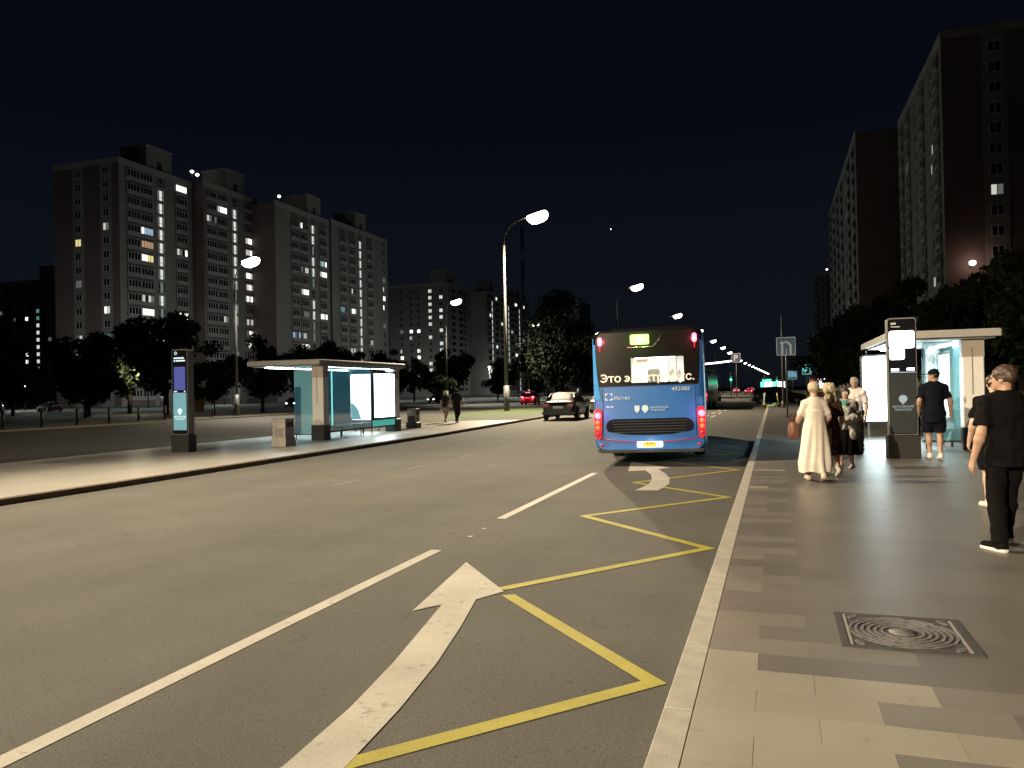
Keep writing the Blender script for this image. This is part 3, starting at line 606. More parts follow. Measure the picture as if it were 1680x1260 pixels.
    for xx in (-1.62, -.5): MB().tube([(xx, Ly - .2, 2.55), (xx, Ly - .2, 2.72)], .018, 'steel', 6).build('hanger', eb)
    for xx in (-1.6, -.45): MB().box(xx - .03, xx + .03, Ly - .24, Ly - .18, 0, .45, 'steel').build('foot', eb)
    MB().box(.36, .385, y0 + .35, y0 + .40, .5, 2.5, emis('teal_strip', (.25, 1, .9), 3)).build('light_strip', t)
    # bench
    bn = MB().bbox(-.28, .12, .75, y1 - 1.6, .43, .47, 'darksteel', .01).build('bench_seat', t)
    for yy in (1.0, 2.1, y1 - 1.85): MB().box(-.1, -.05, yy - .03, yy + .03, 0, .43, 'darksteel').build('bench_leg', bn)
    return t
shelter('glass bus shelter with a pale roof edge on the far pavement', -15.9, 24.3, -2.55, .55, 6.0, 1)
shelter('glass bus shelter with a glowing white panel where people wait', 4.36, 21.4, -1.7, .78, 5.2, 0)

# ------------------------------------------------------------------ stop totems
scr_dark = pbr('screen_glass', (.010, .011, .014), .15); tot_side = pbr('totem_side', (.22, .22, .22), .4, .4)
def totem(label, x, y, lit):
    t = thing('information_totem', label, 'information totem', (x, y, 0))
    MB().bbox(-.04, .62, -.17, .19, -.01, .52, pbr('totem_base', (.014, .013, .013), .5, noise=.2), .02).build('base', t)
    pl = rrect(0, .58, .50, 3.09, .07)
    MB().loft([[(a, -.12, c) for a, c in pl], [(a, .14, c) for a, c in pl]], tot_side, True, smooth=False).build('body', t)
    pl = rrect(.02, .56, .54, 3.06, .05)
    f = MB().loft([[(a, -.128, c) for a, c in pl], [(a, -.118, c) for a, c in pl]], scr_dark, True, smooth=False).build('front_glass', t)
    pr = pbr('white_print', (.75, .78, .78), .6)
    yy = -.134
    if lit:
        MB().box(.09, .50, yy, -.128, 1.86, 2.56, emis('blue_screen', (.05, .075, .31), 1)).build('screen', f)
        MB().box(.05, .53, yy + .002, -.128, .66, 1.78, emis('teal_panel', (.16, .38, .40), 1)).build('light_panel', f)
        pw = emis('print_glow', (.8, 1, 1), 1.0, False)
        pin_logo(pw, f, (.29, yy, 1.22), .085); 
        text('lettering', 'МОСКОВСКИЙ', .062, pw, f, (.29, yy, 1.04), 'CENTER'); text('lettering', 'ТРАНСПОРТ', .062, pw, f, (.29, yy, .97), 'CENTER')
        for a, c in ((.08, .19), (.45, .50)): MB().box(a, c, yy, -.128, 1.80, 1.835, pw).build('status_strip', f)
        b = MB(); b.loft([[(q, yy, r) for q, r in arc(.16, 2.97, .05, 0, 360, 14)[:-1]], [(q, yy, r) for q, r in arc(.16, 2.97, .03, 0, 360, 14)[:-1]]], pw, False); b.build('emblem', f)
        for z, a, c in ((2.80, .09, .46), (2.72, .09, .13), (2.72, .16, .50)): MB().box(a, c, yy, -.128, z, z + .045, pw).build('printed_line', f)
    else:
        sw = emis('white_screen', (.93, .95, 1), 9.0)
        pl = rrect(.04, .54, 2.42, 2.80, .05); MB().loft([[(a, yy, c) for a, c in pl], [(a, yy + .006, c) for a, c in pl]], sw, True, smooth=False).build('screen', f)
        pl = rrect(.04, .34, 2.17, 2.44, .05); MB().loft([[(a, yy - .001, c) for a, c in pl], [(a, yy + .006, c) for a, c in pl]], sw, True, smooth=False).build('screen', f)
        for a, c, z in ((.07, .22, 1.925), (.38, .53, 1.935)): MB().box(a, c, yy, -.128, z, z + .045, sw).build('status_strip', f)
        MB().box(.05, .55, yy, -.128, 1.885, 1.90, emis('thin_strip', (.8, .9, 1), .8, False)).build('status_line', f)
        MB().box(.03, .55, yy + .003, -.128, .56, 1.87, pbr('slate_panel', (.028, .036, .04), .35)).build('slate_panel', f)
        pg = emis('print_soft', (.75, .9, .9), .5, False)
        pin_logo(pg, f, (.29, yy, 1.30), .085)
        text('lettering', 'МОСКОВСКИЙ', .058, pg, f, (.29, yy, 1.12), 'CENTER'); text('lettering', 'ТРАНСПОРТ', .058, pg, f, (.29, yy, 1.05), 'CENTER')
        b = MB()
        for k in range(3): b.box(.08 + k * .036, .105 + k * .036, yy, -.128, 2.94, 2.985, pr)
        b.build('emblem', f)
        MB().box(.08, .26, yy, -.128, 2.885, 2.90, pr).build('printed_line', f)
    return t
totem('slim grey stop totem with a blue screen and teal panel on the far pavement', -17.2, 18.95, True)
totem('dark stop totem with a blazing white screen among the waiting people', 2.38, 18.95, False)

# ------------------------------------------------------------------ litter bins
conc = pbr('concrete', (.42, .39, .36), .85, noise=.2, nscale=5); concd = pbr('concrete_side', (.30, .28, .26), .85, noise=.2, nscale=5)
def bin_(label, x, y, dark):
    t = thing('litter_bin', label, 'litter bin', (x, y, 0))
    if not dark:
        b = MB(); b.loft([[(a * s, c * s, z) for a, c in ((-.25, -.25), (.25, -.25), (.25, .25), (-.25, .25))] for s, z in ((1.12, 0), (1.08, .22), (.96, .32), (.96, .86))], conc, True, smooth=False); b.build('body', t)
    else:
        MB().bbox(-.27, .27, -.27, .27, 0, .28, 'black', .02).build('base', t); MB().bbox(-.22, .22, -.22, .22, .28, .88, concd, .02).build('body', t)
    k = .24 if not dark else .22
    MB().box(k - .004, k + .012, -.17, .17, .62, .78, 'black').build('opening', t)
    MB().bbox(-k - .015, k + .015, -k - .015, k + .015, .86 if not dark else .88, .90 if not dark else .91, conc if not dark else 'darksteel', .01).build('lid', t)
    MB().box(-.16, .16, -k - .008, -k, .12, .58, concd if not dark else 'darksteel').build('front_plate', t)
bin_('pale concrete litter bin with a flared foot in front of the far shelter', -15.1, 21.4, False)
bin_('grey litter bin on a black base past the far shelter', -15.9, 32.6, True)

# ------------------------------------------------------------------ road signs
sblue = pbr('sign_blue', (.03, .18, .45), .4); swhite = pbr('sign_white', (.85, .88, .90), .4)
def sign_post(t, h, r=.04): MB().tube([(0, .05, 0), (0, .05, h)], r, 'steel', 8).build('post', t); MB().bbox(-.12, .12, -.07, .17, -.01, .06, 'granite', .01).build('footing', t)
t = thing('road_sign', 'square blue lane merging sign with white arrows on a grey post', 'road sign', (.62, 42.3, 0)); sign_post(t, 4.1)
def rr_board(t, w, z0, z1, inner, name='sign_board'):
    o = MB().loft([[(a, y, c) for a, c in rrect(-w, w, z0, z1, .06)] for y in (-.012, .012)], swhite, True, smooth=False).build(name, t)
    MB().loft([[(a, y, c) for a, c in rrect(-w + .035, w - .035, z0 + .035, z1 - .035, .05)] for y in (-.016, -.0125)], inner, True, smooth=False).build('face', o); return o
o = rr_board(t, .47, 3.2, 4.14, sblue)
def slab_xz(pts, y0, y1, mat, name, parent): MB().loft([[(a, y, c) for a, c in pts] for y in (y0, y1)], mat, True, smooth=False).build(name, parent)
slab_xz([(-.24, 3.25), (-.13, 3.25), (-.13, 3.80), (-.05, 3.80), (-.185, 3.98), (-.32, 3.80), (-.24, 3.80)], -.021, -.0165, swhite, 'arrow', o)
slab_xz([(.17, 3.25), (.28, 3.25), (.28, 3.72), (.20, 3.86), (.02, 3.95), (-.06, 3.96), (-.06, 3.86), (.05, 3.83), (.13, 3.76), (.17, 3.66)], -.0225, -.0165, swhite, 'merging_lane', o)
slab_xz([(.0, 3.25), (.035, 3.25), (.035, 3.55), (.0, 3.55)], -.021, -.0165, swhite, 'lane_dash', o)
t = thing('road_sign', 'dim square parking sign with a white P high beside the road', 'road sign', (-5.2, 118, 0)); sign_post(t, 6.2, .06)
o = rr_board(t, .62, 5.2, 6.5, pbr('sign_violet', (.10, .10, .24), .5)); text('lettering', 'P', 1.2, swhite, o, (-.05, -.02, 5.43), 'CENTER')
tealm = emis('teal_sign', (.2, .8, .75), .8, False)
for x, y, z, w, m, lab in [(4.9, 130, 4.0, .7, tealm, 'small teal and white road sign beyond the merging sign'), (3.2, 150, 3.4, .8, emis('sky_sign', (.25, .6, .75), .5, False), 'small pale blue board beyond the merging sign')]:
    t = thing('road_sign', lab, 'road sign', (x, y, 0)); sign_post(t, z + .9, .06); rr_board(t, w, z - .7, z + .9, m)
    MB().box(-w + .1, w - .1, -.02, -.0165, z - .6, z - .25, swhite).build('lower_field', t)
# traffic lights
green = emis('green_signal', (.05, 1, .5), 7, False); redm = emis('red_signal', (1, .06, .12), 5, False)
for x, y, z, lab in [(-7.6, 150, 3.3, 'traffic light showing green beyond the second bus'), (-1.9, 165, 3.0, 'traffic light showing green behind the scooters'), (.6, 170, 2.9, 'traffic light showing green beside the unlit pole')]:
    t = thing('traffic_light', lab, 'traffic light', (x, y, RZ)); MB().tube([(0, .12, 0), (0, .12, z + .9)], .07, 'steel', 8).build('post', t)
    h = MB().bbox(-.2, .2, -.12, .12, z - .5, z + .75, 'black', .03).build('housing', t)
    for k, zz_ in enumerate((z + .5, z + .12, z - .26)): MB().lathe([(.001, 0), (.17, 0), (.15, .05), (.001, .07)], green if k == 2 else scr_dark, 12, Matrix.Translation((0, -.12, zz_)) @ Matrix.Rotation(R(90), 4, 'X'), False).build('lens', h)
    point((0, -.5, z - .26), 150, (.05, 1, .5), .15, t)
# string of bulbs across the road far ahead
gl = thing('light_garland', 'string of warm white bulbs hung across the road far ahead', 'garland', (0, 0, 0)); bm = emis('garland_bulb', (1, .80, .72), 7, False)
wire = [(-21.9 + k * .55, 235, 8.25 + .045 * k + .004 * (k - 10) ** 2 * .3) for k in range(22)]
MB().tube(wire, .03, 'black', 4).build('wire', gl)
for k, p in enumerate(wire): MB().lathe([(.03, -.3), (.24, -.12), (.24, .12), (.03, .25)], bm, 8, Matrix.Translation(p)).build('bulb', gl)
for s in (0, -1): MB().tube([(wire[s][0], 235, 0), (wire[s][0], 235, wire[s][2] + .5)], .09, 'darksteel', 6).build('mast', gl)
# lit pavilion closing the view
pv = thing('shop_pavilion', 'low brightly lit shop pavilion closing the view down the road', 'pavilion', (0, 330, 0))
MB().box(-5.5, 4.5, 0, 8, 0, 4.6, wall_a).build('wall', pv); MB().box(-6, 5, -.6, 8.4, 4.6, 5.0, 'darksteel').build('roof', pv)
for k in range(6): MB().box(-5.2 + k * 1.6, -3.9 + k * 1.6, -.06, -.01, .5, 3.3, emis('shop_window_white', (.9, 1, .95), 5, False) if k % 3 else emis('shop_window_green', (.2, 1, .7), 1.6, False)).build('window', pv)
MB().box(-4.5, -1, -.1, -.01, 3.6, 4.4, emis('shop_sign_green', (.1, .9, .55), 1.6, False)).build('sign_panel', pv)
kq = thing('kiosk', 'small street kiosk with a glowing white panel and yellow counter', 'kiosk', (5.7, 112, 0))
MB().box(-1.1, 1.1, 0, 1.8, 0, 2.7, pbr('kiosk_wall', (.25, .12, .1), .6)).build('wall', kq); MB().box(-1.3, 1.3, -.3, 2, 2.7, 2.85, 'darksteel').build('roof', kq)
MB().box(-.1, .95, -.05, -.01, 1.2, 2.5, emis('kiosk_panel', (1, .95, .85), 2.2, False)).build('light_panel', kq); MB().box(-1.0, -.2, -.05, -.01, 1.2, 2.4, redm if False else emis('kiosk_red', (1, .15, .3), .35, False)).build('poster', kq); MB().box(-.9, 1, -.4, -.01, .7, 1.05, pbr('kiosk_yellow', (.6, .5, .06), .5)).build('counter', kq)
# yellow container and bollards by the lawn
yb = thing('storage_container', 'small yellow container standing under the trees', 'container', (-62.5, 71, -.06)); ym = pbr('container_yellow', (.62, .42, .04), .6, noise=.15, nscale=2)
b = MB().box(-1.2, 1.2, -1, 1, .1, 2.4, ym).build('body', yb)
for k in range(9): MB().box(-1.15 + k * .28, -1.05 + k * .28, -1.03, -1, .2, 2.3, ym).build('rib', yb)
MB().box(-1.25, 1.25, -1.05, 1.05, 2.4, 2.48, 'darksteel').build('roof', yb)
point((-1.5, -6, 4.2), 900, (1, .85, .6), .2, yb)
for k in range(9):
    t = thing('bollard', 'dark metal bollard at the edge of the side road', 'bollard', (-43.6, 34 + 2.6 * k, -.06), 0, 'bollards along the side road')
    MB().tube([(0, 0, 0), (0, 0, .12)], .14, 'darksteel', 10).build('foot', t); MB().tube([(0, 0, .12), (0, 0, 1.0)], .085, 'darksteel', 10).build('shaft', t); MB().lathe([(.1, .96), (.1, 1.02), (.03, 1.08)], 'darksteel', 10).build('cap', t)

# ------------------------------------------------------------------ buses
bus_blue = pbr('bus_blue', (.022, .14, .47), .34, coat=.15, noise=.08, nscale=2); bus_lit = pbr('bus_blue_lit', (.05, .26, .62), .32, coat=.3)
bus_black = pbr('bus_black', (.008, .007, .007), .22, spec=.28); tail_red = pbr('tail_red', (.35, .015, .02), .25, emit=(.6, .02, .04), es=.5)
tail_hot = emis('tail_hot', (1, .12, .20), 4.5); tail_or = pbr('tail_orange', (.6, .14, .05), .3, emit=(.9, .25, .08), es=.6); red_line = pbr('red_line', (.35, .02, .06), .4)
letter = pbr('white_letter', (.9, .9, .9), .5); letter2 = pbr('pale_letter', (.55, .70, .85), .5)
plate_y = pbr('plate_yellow', (.7, .5, .03), .5); plate_w = emis('plate_light', (1, 1, .92), 1.5)
cabin_w = pbr('cabin_white', (.8, .8, .78), .6); cabin_lamp = emis('cabin_lamp', (1, 1, .96), 9)
def make_bus():
    t = link('bus', None)
    def prof(s, y, dz=0):
        p = rrect(-1.25 * s, 1.25 * s, .36 + dz, 3.10 - (1 - s) * 1.2, .20, 5)
        return [(a + (.0 if c > 1.9 else 0), y, c) for a, c in p]
    rings = [prof(.965, .02, .03), prof(.985, .06, .01), prof(1, .16), prof(1, 11.7), prof(.985, 11.9), prof(.95, 12.0)]
    bo = MB().loft(rings, bus_blue, False).build('body', t); bo.data.materials.append(bus_black)
    for p_ in bo.data.polygons:
        if p_.center.z > 2.93: p_.material_index = 1
    MB().loft([prof(.95, 12.0), [(a * .9, 12.06, 1.7 + (c - 1.7) * .9) for a, y, c in prof(.95, 12)]], bus_blue, True).build('front', t)
    MB().box(-1.05, 1.05, 12.04, 12.09, 1.0, 2.7, bus_black).build('windscreen', t)
    MB().bbox(-1.0, 1.0, 1.5, 10.5, 3.08, 3.26, bus_black, .05).build('battery_fairing', t)
    # rear: blue lower panel, black upper panel with a clear pane
    def xm(z, s=.955):
        r = .2; hw = 1.25 * s; zt = 3.10 - (1 - .965) * 1.2
        if z > zt - r: return hw - r + math.sqrt(max(0, r * r - (z - (zt - r)) ** 2))
        if z < .39 + r: return hw - r + math.sqrt(max(0, r * r - ((.39 + r) - z) ** 2))
        return hw
    def panel(zs, mat, y, name, hole=None, bulge=0, xk=1.0):
        b = MB()
        for z0, z1 in zip(zs, zs[1:]):
            xs0 = [-xm(z0) * xk, xm(z0) * xk]; xs1 = [-xm(z1) * xk, xm(z1) * xk]
            if hole and hole[2] <= z0 + 1e-6 and z1 <= hole[3] + 1e-6: parts = [((xs0[0], hole[0]), (xs1[0], hole[0])), ((hole[1], xs0[1]), (hole[1], xs1[1]))]
            else: parts = [((xs0[0], xs0[1]), (xs1[0], xs1[1]))]
            for (a, c), (d, e) in parts:
                n = 8
                vs = [(a + (c - a) * i / n, y - bulge * (1 - ((a + (c - a) * i / n) / 1.25) ** 2), z0) for i in range(n + 1)] + [(d + (e - d) * i / n, y - bulge * (1 - ((d + (e - d) * i / n) / 1.25) ** 2), z1) for i in range(n + 1)]
                b.add(vs, [(i, i + 1, n + 2 + i, n + 1 + i) for i in range(n)], mat, True)
        return b.build(name, t)
    hole = (-.36, .80, 1.90, 2.46)
    lo = panel([.395, .42, .46, .52, .6, .9, 1.2, 1.5, 1.84], bus_blue, .0, 'rear_panel', bulge=.05)
    upz = [1.84, 1.90, 2.46, 2.75, 2.858, 2.90, 2.95, 3.0, 3.03, 3.05, 3.055]
    upn = panel(upz, bus_black, -.004, 'rear_window', hole, bulge=.05, xk=.97)
    for sx in (-1, 1):       # blue corner pillars beside the window, widening downwards
        b = MB(); pts = [(.0, 2.80, 1.17), (.0, 2.3, 1.15), (.0, 1.9, 1.12), (.0, 1.55, 1.07)]
        vs = []
        for _, z, xi in pts: vs += [(sx * xi, -.03, z), (sx * 1.215, -.005, z), (sx * 1.238, .12, z)]
        fs = []
        for i in range(3):
            for j in range(2): q = (3 * i + j, 3 * i + j + 1, 3 * i + j + 4, 3 * i + j + 3); fs.append(q if sx < 0 else q[::-1])
        b.add(vs, fs, bus_lit if sx < 0 else bus_blue, True); b.build('corner_pillar', t)  # left pillar coloured paler, as if lit from that side
        # lamps
        c = MB().loft([[(sx * a, y, z) for a, z in ((1.05, 1.26), (1.10, 1.33), (1.2, 1.33), (1.235, 1.2), (1.225, .70), (1.15, .62), (1.08, .66))] for y in (-.065, .05)], tail_red, True, smooth=False).build('tail_lamp', t)
        def disc(mat, x, z, r, nm, par): MB().lathe([(.001, .03), (r * .7, .025), (r, 0), (r, -.02)], mat, 16, Matrix.Translation((x, -.07, z)) @ Matrix.Rotation(R(90), 4, 'X'), False).build(nm, par)
        disc(tail_hot, sx * 1.15, 1.18, .075, 'brake_light', c); disc(tail_or, sx * 1.155, 1.02, .05, 'indicator_light', c); disc(tail_or, sx * 1.155, .90, .05, 'indicator_light', c); disc(tail_red, sx * 1.15, .76, .05, 'reflector', c)
        MB().loft([[(sx * a, y, z) for a, z in rrect(1.0, 1.10, 2.76, 2.96, .045)] for y in (-.075, .0)], tail_hot, True, smooth=False).build('marker_lamp', t)
        MB().box(sx * 1.05 - .012, sx * 1.05 + .012, -.072, -.03, 2.64, 2.76, tail_red).build('marker_stem', t)
        MB().lathe([(.001, .02), (.035, .015), (.035, 0)], tail_red, 10, Matrix.Translation((sx * 1.08, -.02, .50)) @ Matrix.Rotation(R(90), 4, 'X'), False).build('reflector', t)
        for k in range(6): MB().box(sx * 1.251 - .006, sx * 1.251 + .006, .7 + k * 1.75, 2.35 + k * 1.75, 1.45, 2.65, bus_black).build('side_window', t)
        for yy in (3.0, 9.2):
            wl_ = MB().lathe([(.2, -.14), (.44, -.14), (.48, -.09), (.48, .09), (.44, .14), (.2, .14)], 'rubber', 20, Matrix.Translation((sx * 1.05, yy, .48)) @ Matrix.Rotation(R(90), 4, 'Y')).build('wheel', t)
            MB().lathe([(.02, -.155), (.26, -.15), (.29, -.12), (.29, .12), (.26, .15), (.02, .155)], 'steel', 14, Matrix.Translation((sx * 1.05, yy, .48)) @ Matrix.Rotation(R(90), 4, 'Y')).build('rim', wl_)
    MB().box(-1.15, 1.15, .25, 11.5, .30, .40, 'black').build('underbody', t)
    # cabin behind the clear pane
    cb = MB(); cb.add([(-1.1, .1, 1.6), (1.1, .1, 1.6), (1.1, 3.6, 1.6), (-1.1, 3.6, 1.6), (-1.1, .1, 2.6), (1.1, .1, 2.6), (1.1, 3.6, 2.6), (-1.1, 3.6, 2.6)], [(0, 1, 2, 3), (7, 6, 5, 4), (0, 3, 7, 4), (5, 6, 2, 1), (3, 2, 6, 7)], cabin_w); cb = cb.build('cabin', t)
    MB().box(-.5, .5, .4, 3.2, 2.56, 2.59, cabin_lamp).build('cabin_light', cb)
    seatm = pbr('seat_grey', (.16, .17, .18), .7)
    MB().bbox(-.02, .26, .22, .30, 1.7, 2.20, seatm, .03).build('seat_back', cb)
    for x in (.45, .62): MB().tube([(x, .5, 1.6), (x, .5, 2.58)], .018, pbr('rail_grey', (.45, .45, .45), .4), 6).build('grab_rail', cb)
    for x, z, s in ((.50, 2.12, .07), (.66, 2.08, .06)): MB().lathe([(.01, -.1), (s, -.05), (s * .9, .06), (.01, .12)], pbr('rider_grey', (.5, .48, .46), .8), 10, Matrix.Translation((x, .7, z))).build('headrest', cb)
    MB().box(-.24, .0, .105, .115, 2.37, 2.44, pbr('sticker_red', (.6, .1, .08), .5)).build('sticker', cb)
    MB().box(hole[0], hole[1], -.045, -.04, hole[2], hole[3], pbr('pane', (1, 1, 1), .02, alpha=.12)).build('clear_pane', upn)
    # route display and its trim
    MB().loft([[(a, y, z) for a, z in rrect(-.36, .06, 2.76, 2.985, .03)] for y in (-.066, -.05)], emis('route_display', (.50, 1, .16), 3), True, smooth=False).build('route_display', upn)
    MB().tube([(-.42, -.062, 2.70), (.12, -.062, 2.70), (.19, -.062, 2.74), (.34, -.06, 2.96)], .010, pbr('chrome', (.6, .6, .55), .2, .9), 6).build('trim', upn)
    gapm = pbr('panel_gap', (.004, .012, .04), .8)
    for sx in (-1, 1): MB().tube([(sx * 1.03, -.020, 1.82), (sx * 1.03, -.020, .70)], .006, gapm, 4).build('panel_gap', lo)
    MB().tube([(a / 10, -.004 - .05 * (1 - (a / 12.5) ** 2), 1.835) for a in range(-11, 12, 2)], .007, gapm, 4).build('panel_gap', lo)
    # grille, bumper line, plate
    gp = arc(.8, .92, .17, 90, -40, 6) + [(.5, .735), (0, .715), (-.5, .735)] + arc(-.8, .92, .17, 220, 90, 6)
    g = MB().loft([[(a, y, z) for a, z in gp] for y in (-.062, -.03)], pbr('grille_dark', (.008, .010, .016), .8, spec=.1), True, smooth=False).build('grille', lo)
    for k in range(5): MB().box(-.84 + .02 * k, .84 - .02 * k, -.072, -.060, 1.03 - k * .062, 1.045 - k * .062, 'black').build('louvre', g)
    MB().tube([(-1.2, -.03, .66), (-.6, -.052, .585), (-.25, -.058, .56), (.25, -.058, .56), (.6, -.052, .585), (1.2, -.03, .66)], .012, red_line, 5).build('red_stripe', lo)
    MB().loft([[(a, y, z) for a, z in rrect(-.29, .29, .44, .58, .03)] for y in (-.075, -.045)], plate_w, True, smooth=False).build('number_plate', t)
    pf = MB().box(-.15, .14, -.08, -.075, .455, .565, plate_y).build('plate_field', t)
    text('plate_number', '777', .07, 'black', t, (-.07, -.082, .48), bold=.002) if False else None
    for x, w_ in ((-.07, .035), (-.01, .03), (.05, .035)): MB().box(x, x + w_, -.083, -.0798, .515, .548, pbr('plate_print', (.25, .12, .02), .6)).build('plate_mark', pf)
    bp = MB().loft([[(sx, y, z) for sx, z in ((-1.19, .40), (1.19, .40), (1.15, .33), (-1.15, .33))] for y in (-.02, .3)], 'black', True, smooth=False).build('bumper', t)
    # writing
    # slogan "Это электробус.": the two round letters are drawn, the rest is set
    def round_e(x0, wd, ht):
        cx, cz, rx, rz_, th = x0 + wd * .40, 1.93 + ht / 2, wd * .60, ht / 2 + .003, .034
        o_ = [(cx + rx * math.cos(R(a)), cz + rz_ * math.sin(R(a))) for a in range(-142, 143, 12)]; i_ = [(cx + (rx - th) * math.cos(R(a)), cz + (rz_ - th) * math.sin(R(a))) for a in range(-142, 143, 12)]
        yb = -.0075 - .05 * (1 - ((x0 + wd / 2) / 1.25) ** 2)
        b = MB(); b.add([(a, yb - .006, c) for a, c in o_ + i_] + [(a, yb + .004, c) for a, c in o_ + i_], [(k, k + 1, len(o_) + k + 1, len(o_) + k) for k in range(len(o_) - 1)] + [(k, k + 1, 2 * len(o_) + k + 1, 2 * len(o_) + k) for k in range(len(o_) - 1)], letter)
        b.box(cx - rx * .28, cx + rx - th * .6, yb - .007, yb + .004, cz - .015, cz + .015, letter); b.build('lettering', upn)
    round_e(-1.06, .16, .185); round_e(-.515, .125, .135)
    text('lettering', 'то', .25, letter, upn, (-.885, -.011, 1.93), width=.29, bold=.004, bend=.05)
    text('lettering', 'лектробус.', .25, letter, upn, (-.375, -.011, 1.93), width=1.40, bold=.004, bend=.05)
    text('fleet_number', '452302', .115, letter2, lo, (.51, -.006, 1.70), shear=.15, width=.40, bend=.05)
    text('lettering', 'Ростех', .11, letter2, lo, (-.78, -.006, 1.53), shear=.2, bend=.05)
    lb = MB()
    for sx in (-1, 1):
        for sz in (-1, 1): lb.box(sx * .05 - .03, sx * .05 + .03, -.052, -.047, 1.60 + sz * .068 - .012, 1.60 + sz * .068 + .012, letter2); lb.box(sx * .073 - .012, sx * .073 + .012, -.0515, -.047, 1.60 + sz * .04 - .02, 1.60 + sz * .04 + .02, letter2)
    lb.build('emblem', lo, (-.89, .022, 0))
    for x in (-.95, -.86): MB().box(x, x + .065, -.034, -.018, 1.36, 1.385, letter2).build('printed_mark', lo)
    b = MB(); b.prism([(-.055, .085), (.055, .085), (.055, -.02), (0, -.085), (-.055, -.02)], 0, .004, letter2, XZ); b.build('crest', lo, (-.26, -.055, 1.30))
    pin_logo(letter2, lo, (-.08, -.056, 1.31), .075)
    text('lettering', 'МОСКОВСКИЙ', .055, letter2, lo, (.03, -.006, 1.315), shear=.1, bend=.05); text('lettering', 'ТРАНСПОРТ', .055, letter2, lo, (.03, -.006, 1.255), shear=.1, bend=.05)
    point((0, -.45, .52), 3, (1, 1, .9), .1, t)
    for sx in (-1, 1): point((sx * 1.15, -.16, 1.18), 9, (1, .1, .25), .06, t); point((sx * 1.05, -.16, 2.86), 14, (1, .1, .2), .06, t)
    point((-.15, -.2, 2.87), 24, (.4, 1, .12), .08, t)
    return t
bus = make_bus(); tag(bus, 'blue electric bus with a large white slogan pulling out from the stop', 'bus')
bus2 = copy_tree(bus); tag(bus2, 'second blue bus, farther ahead behind the first', 'bus')
bus.location = (-2.66, 17.5, RZ); bus.rotation_euler = (0, R(-.9), R(4.6))
bus2.location = (-6.1, 61, RZ)

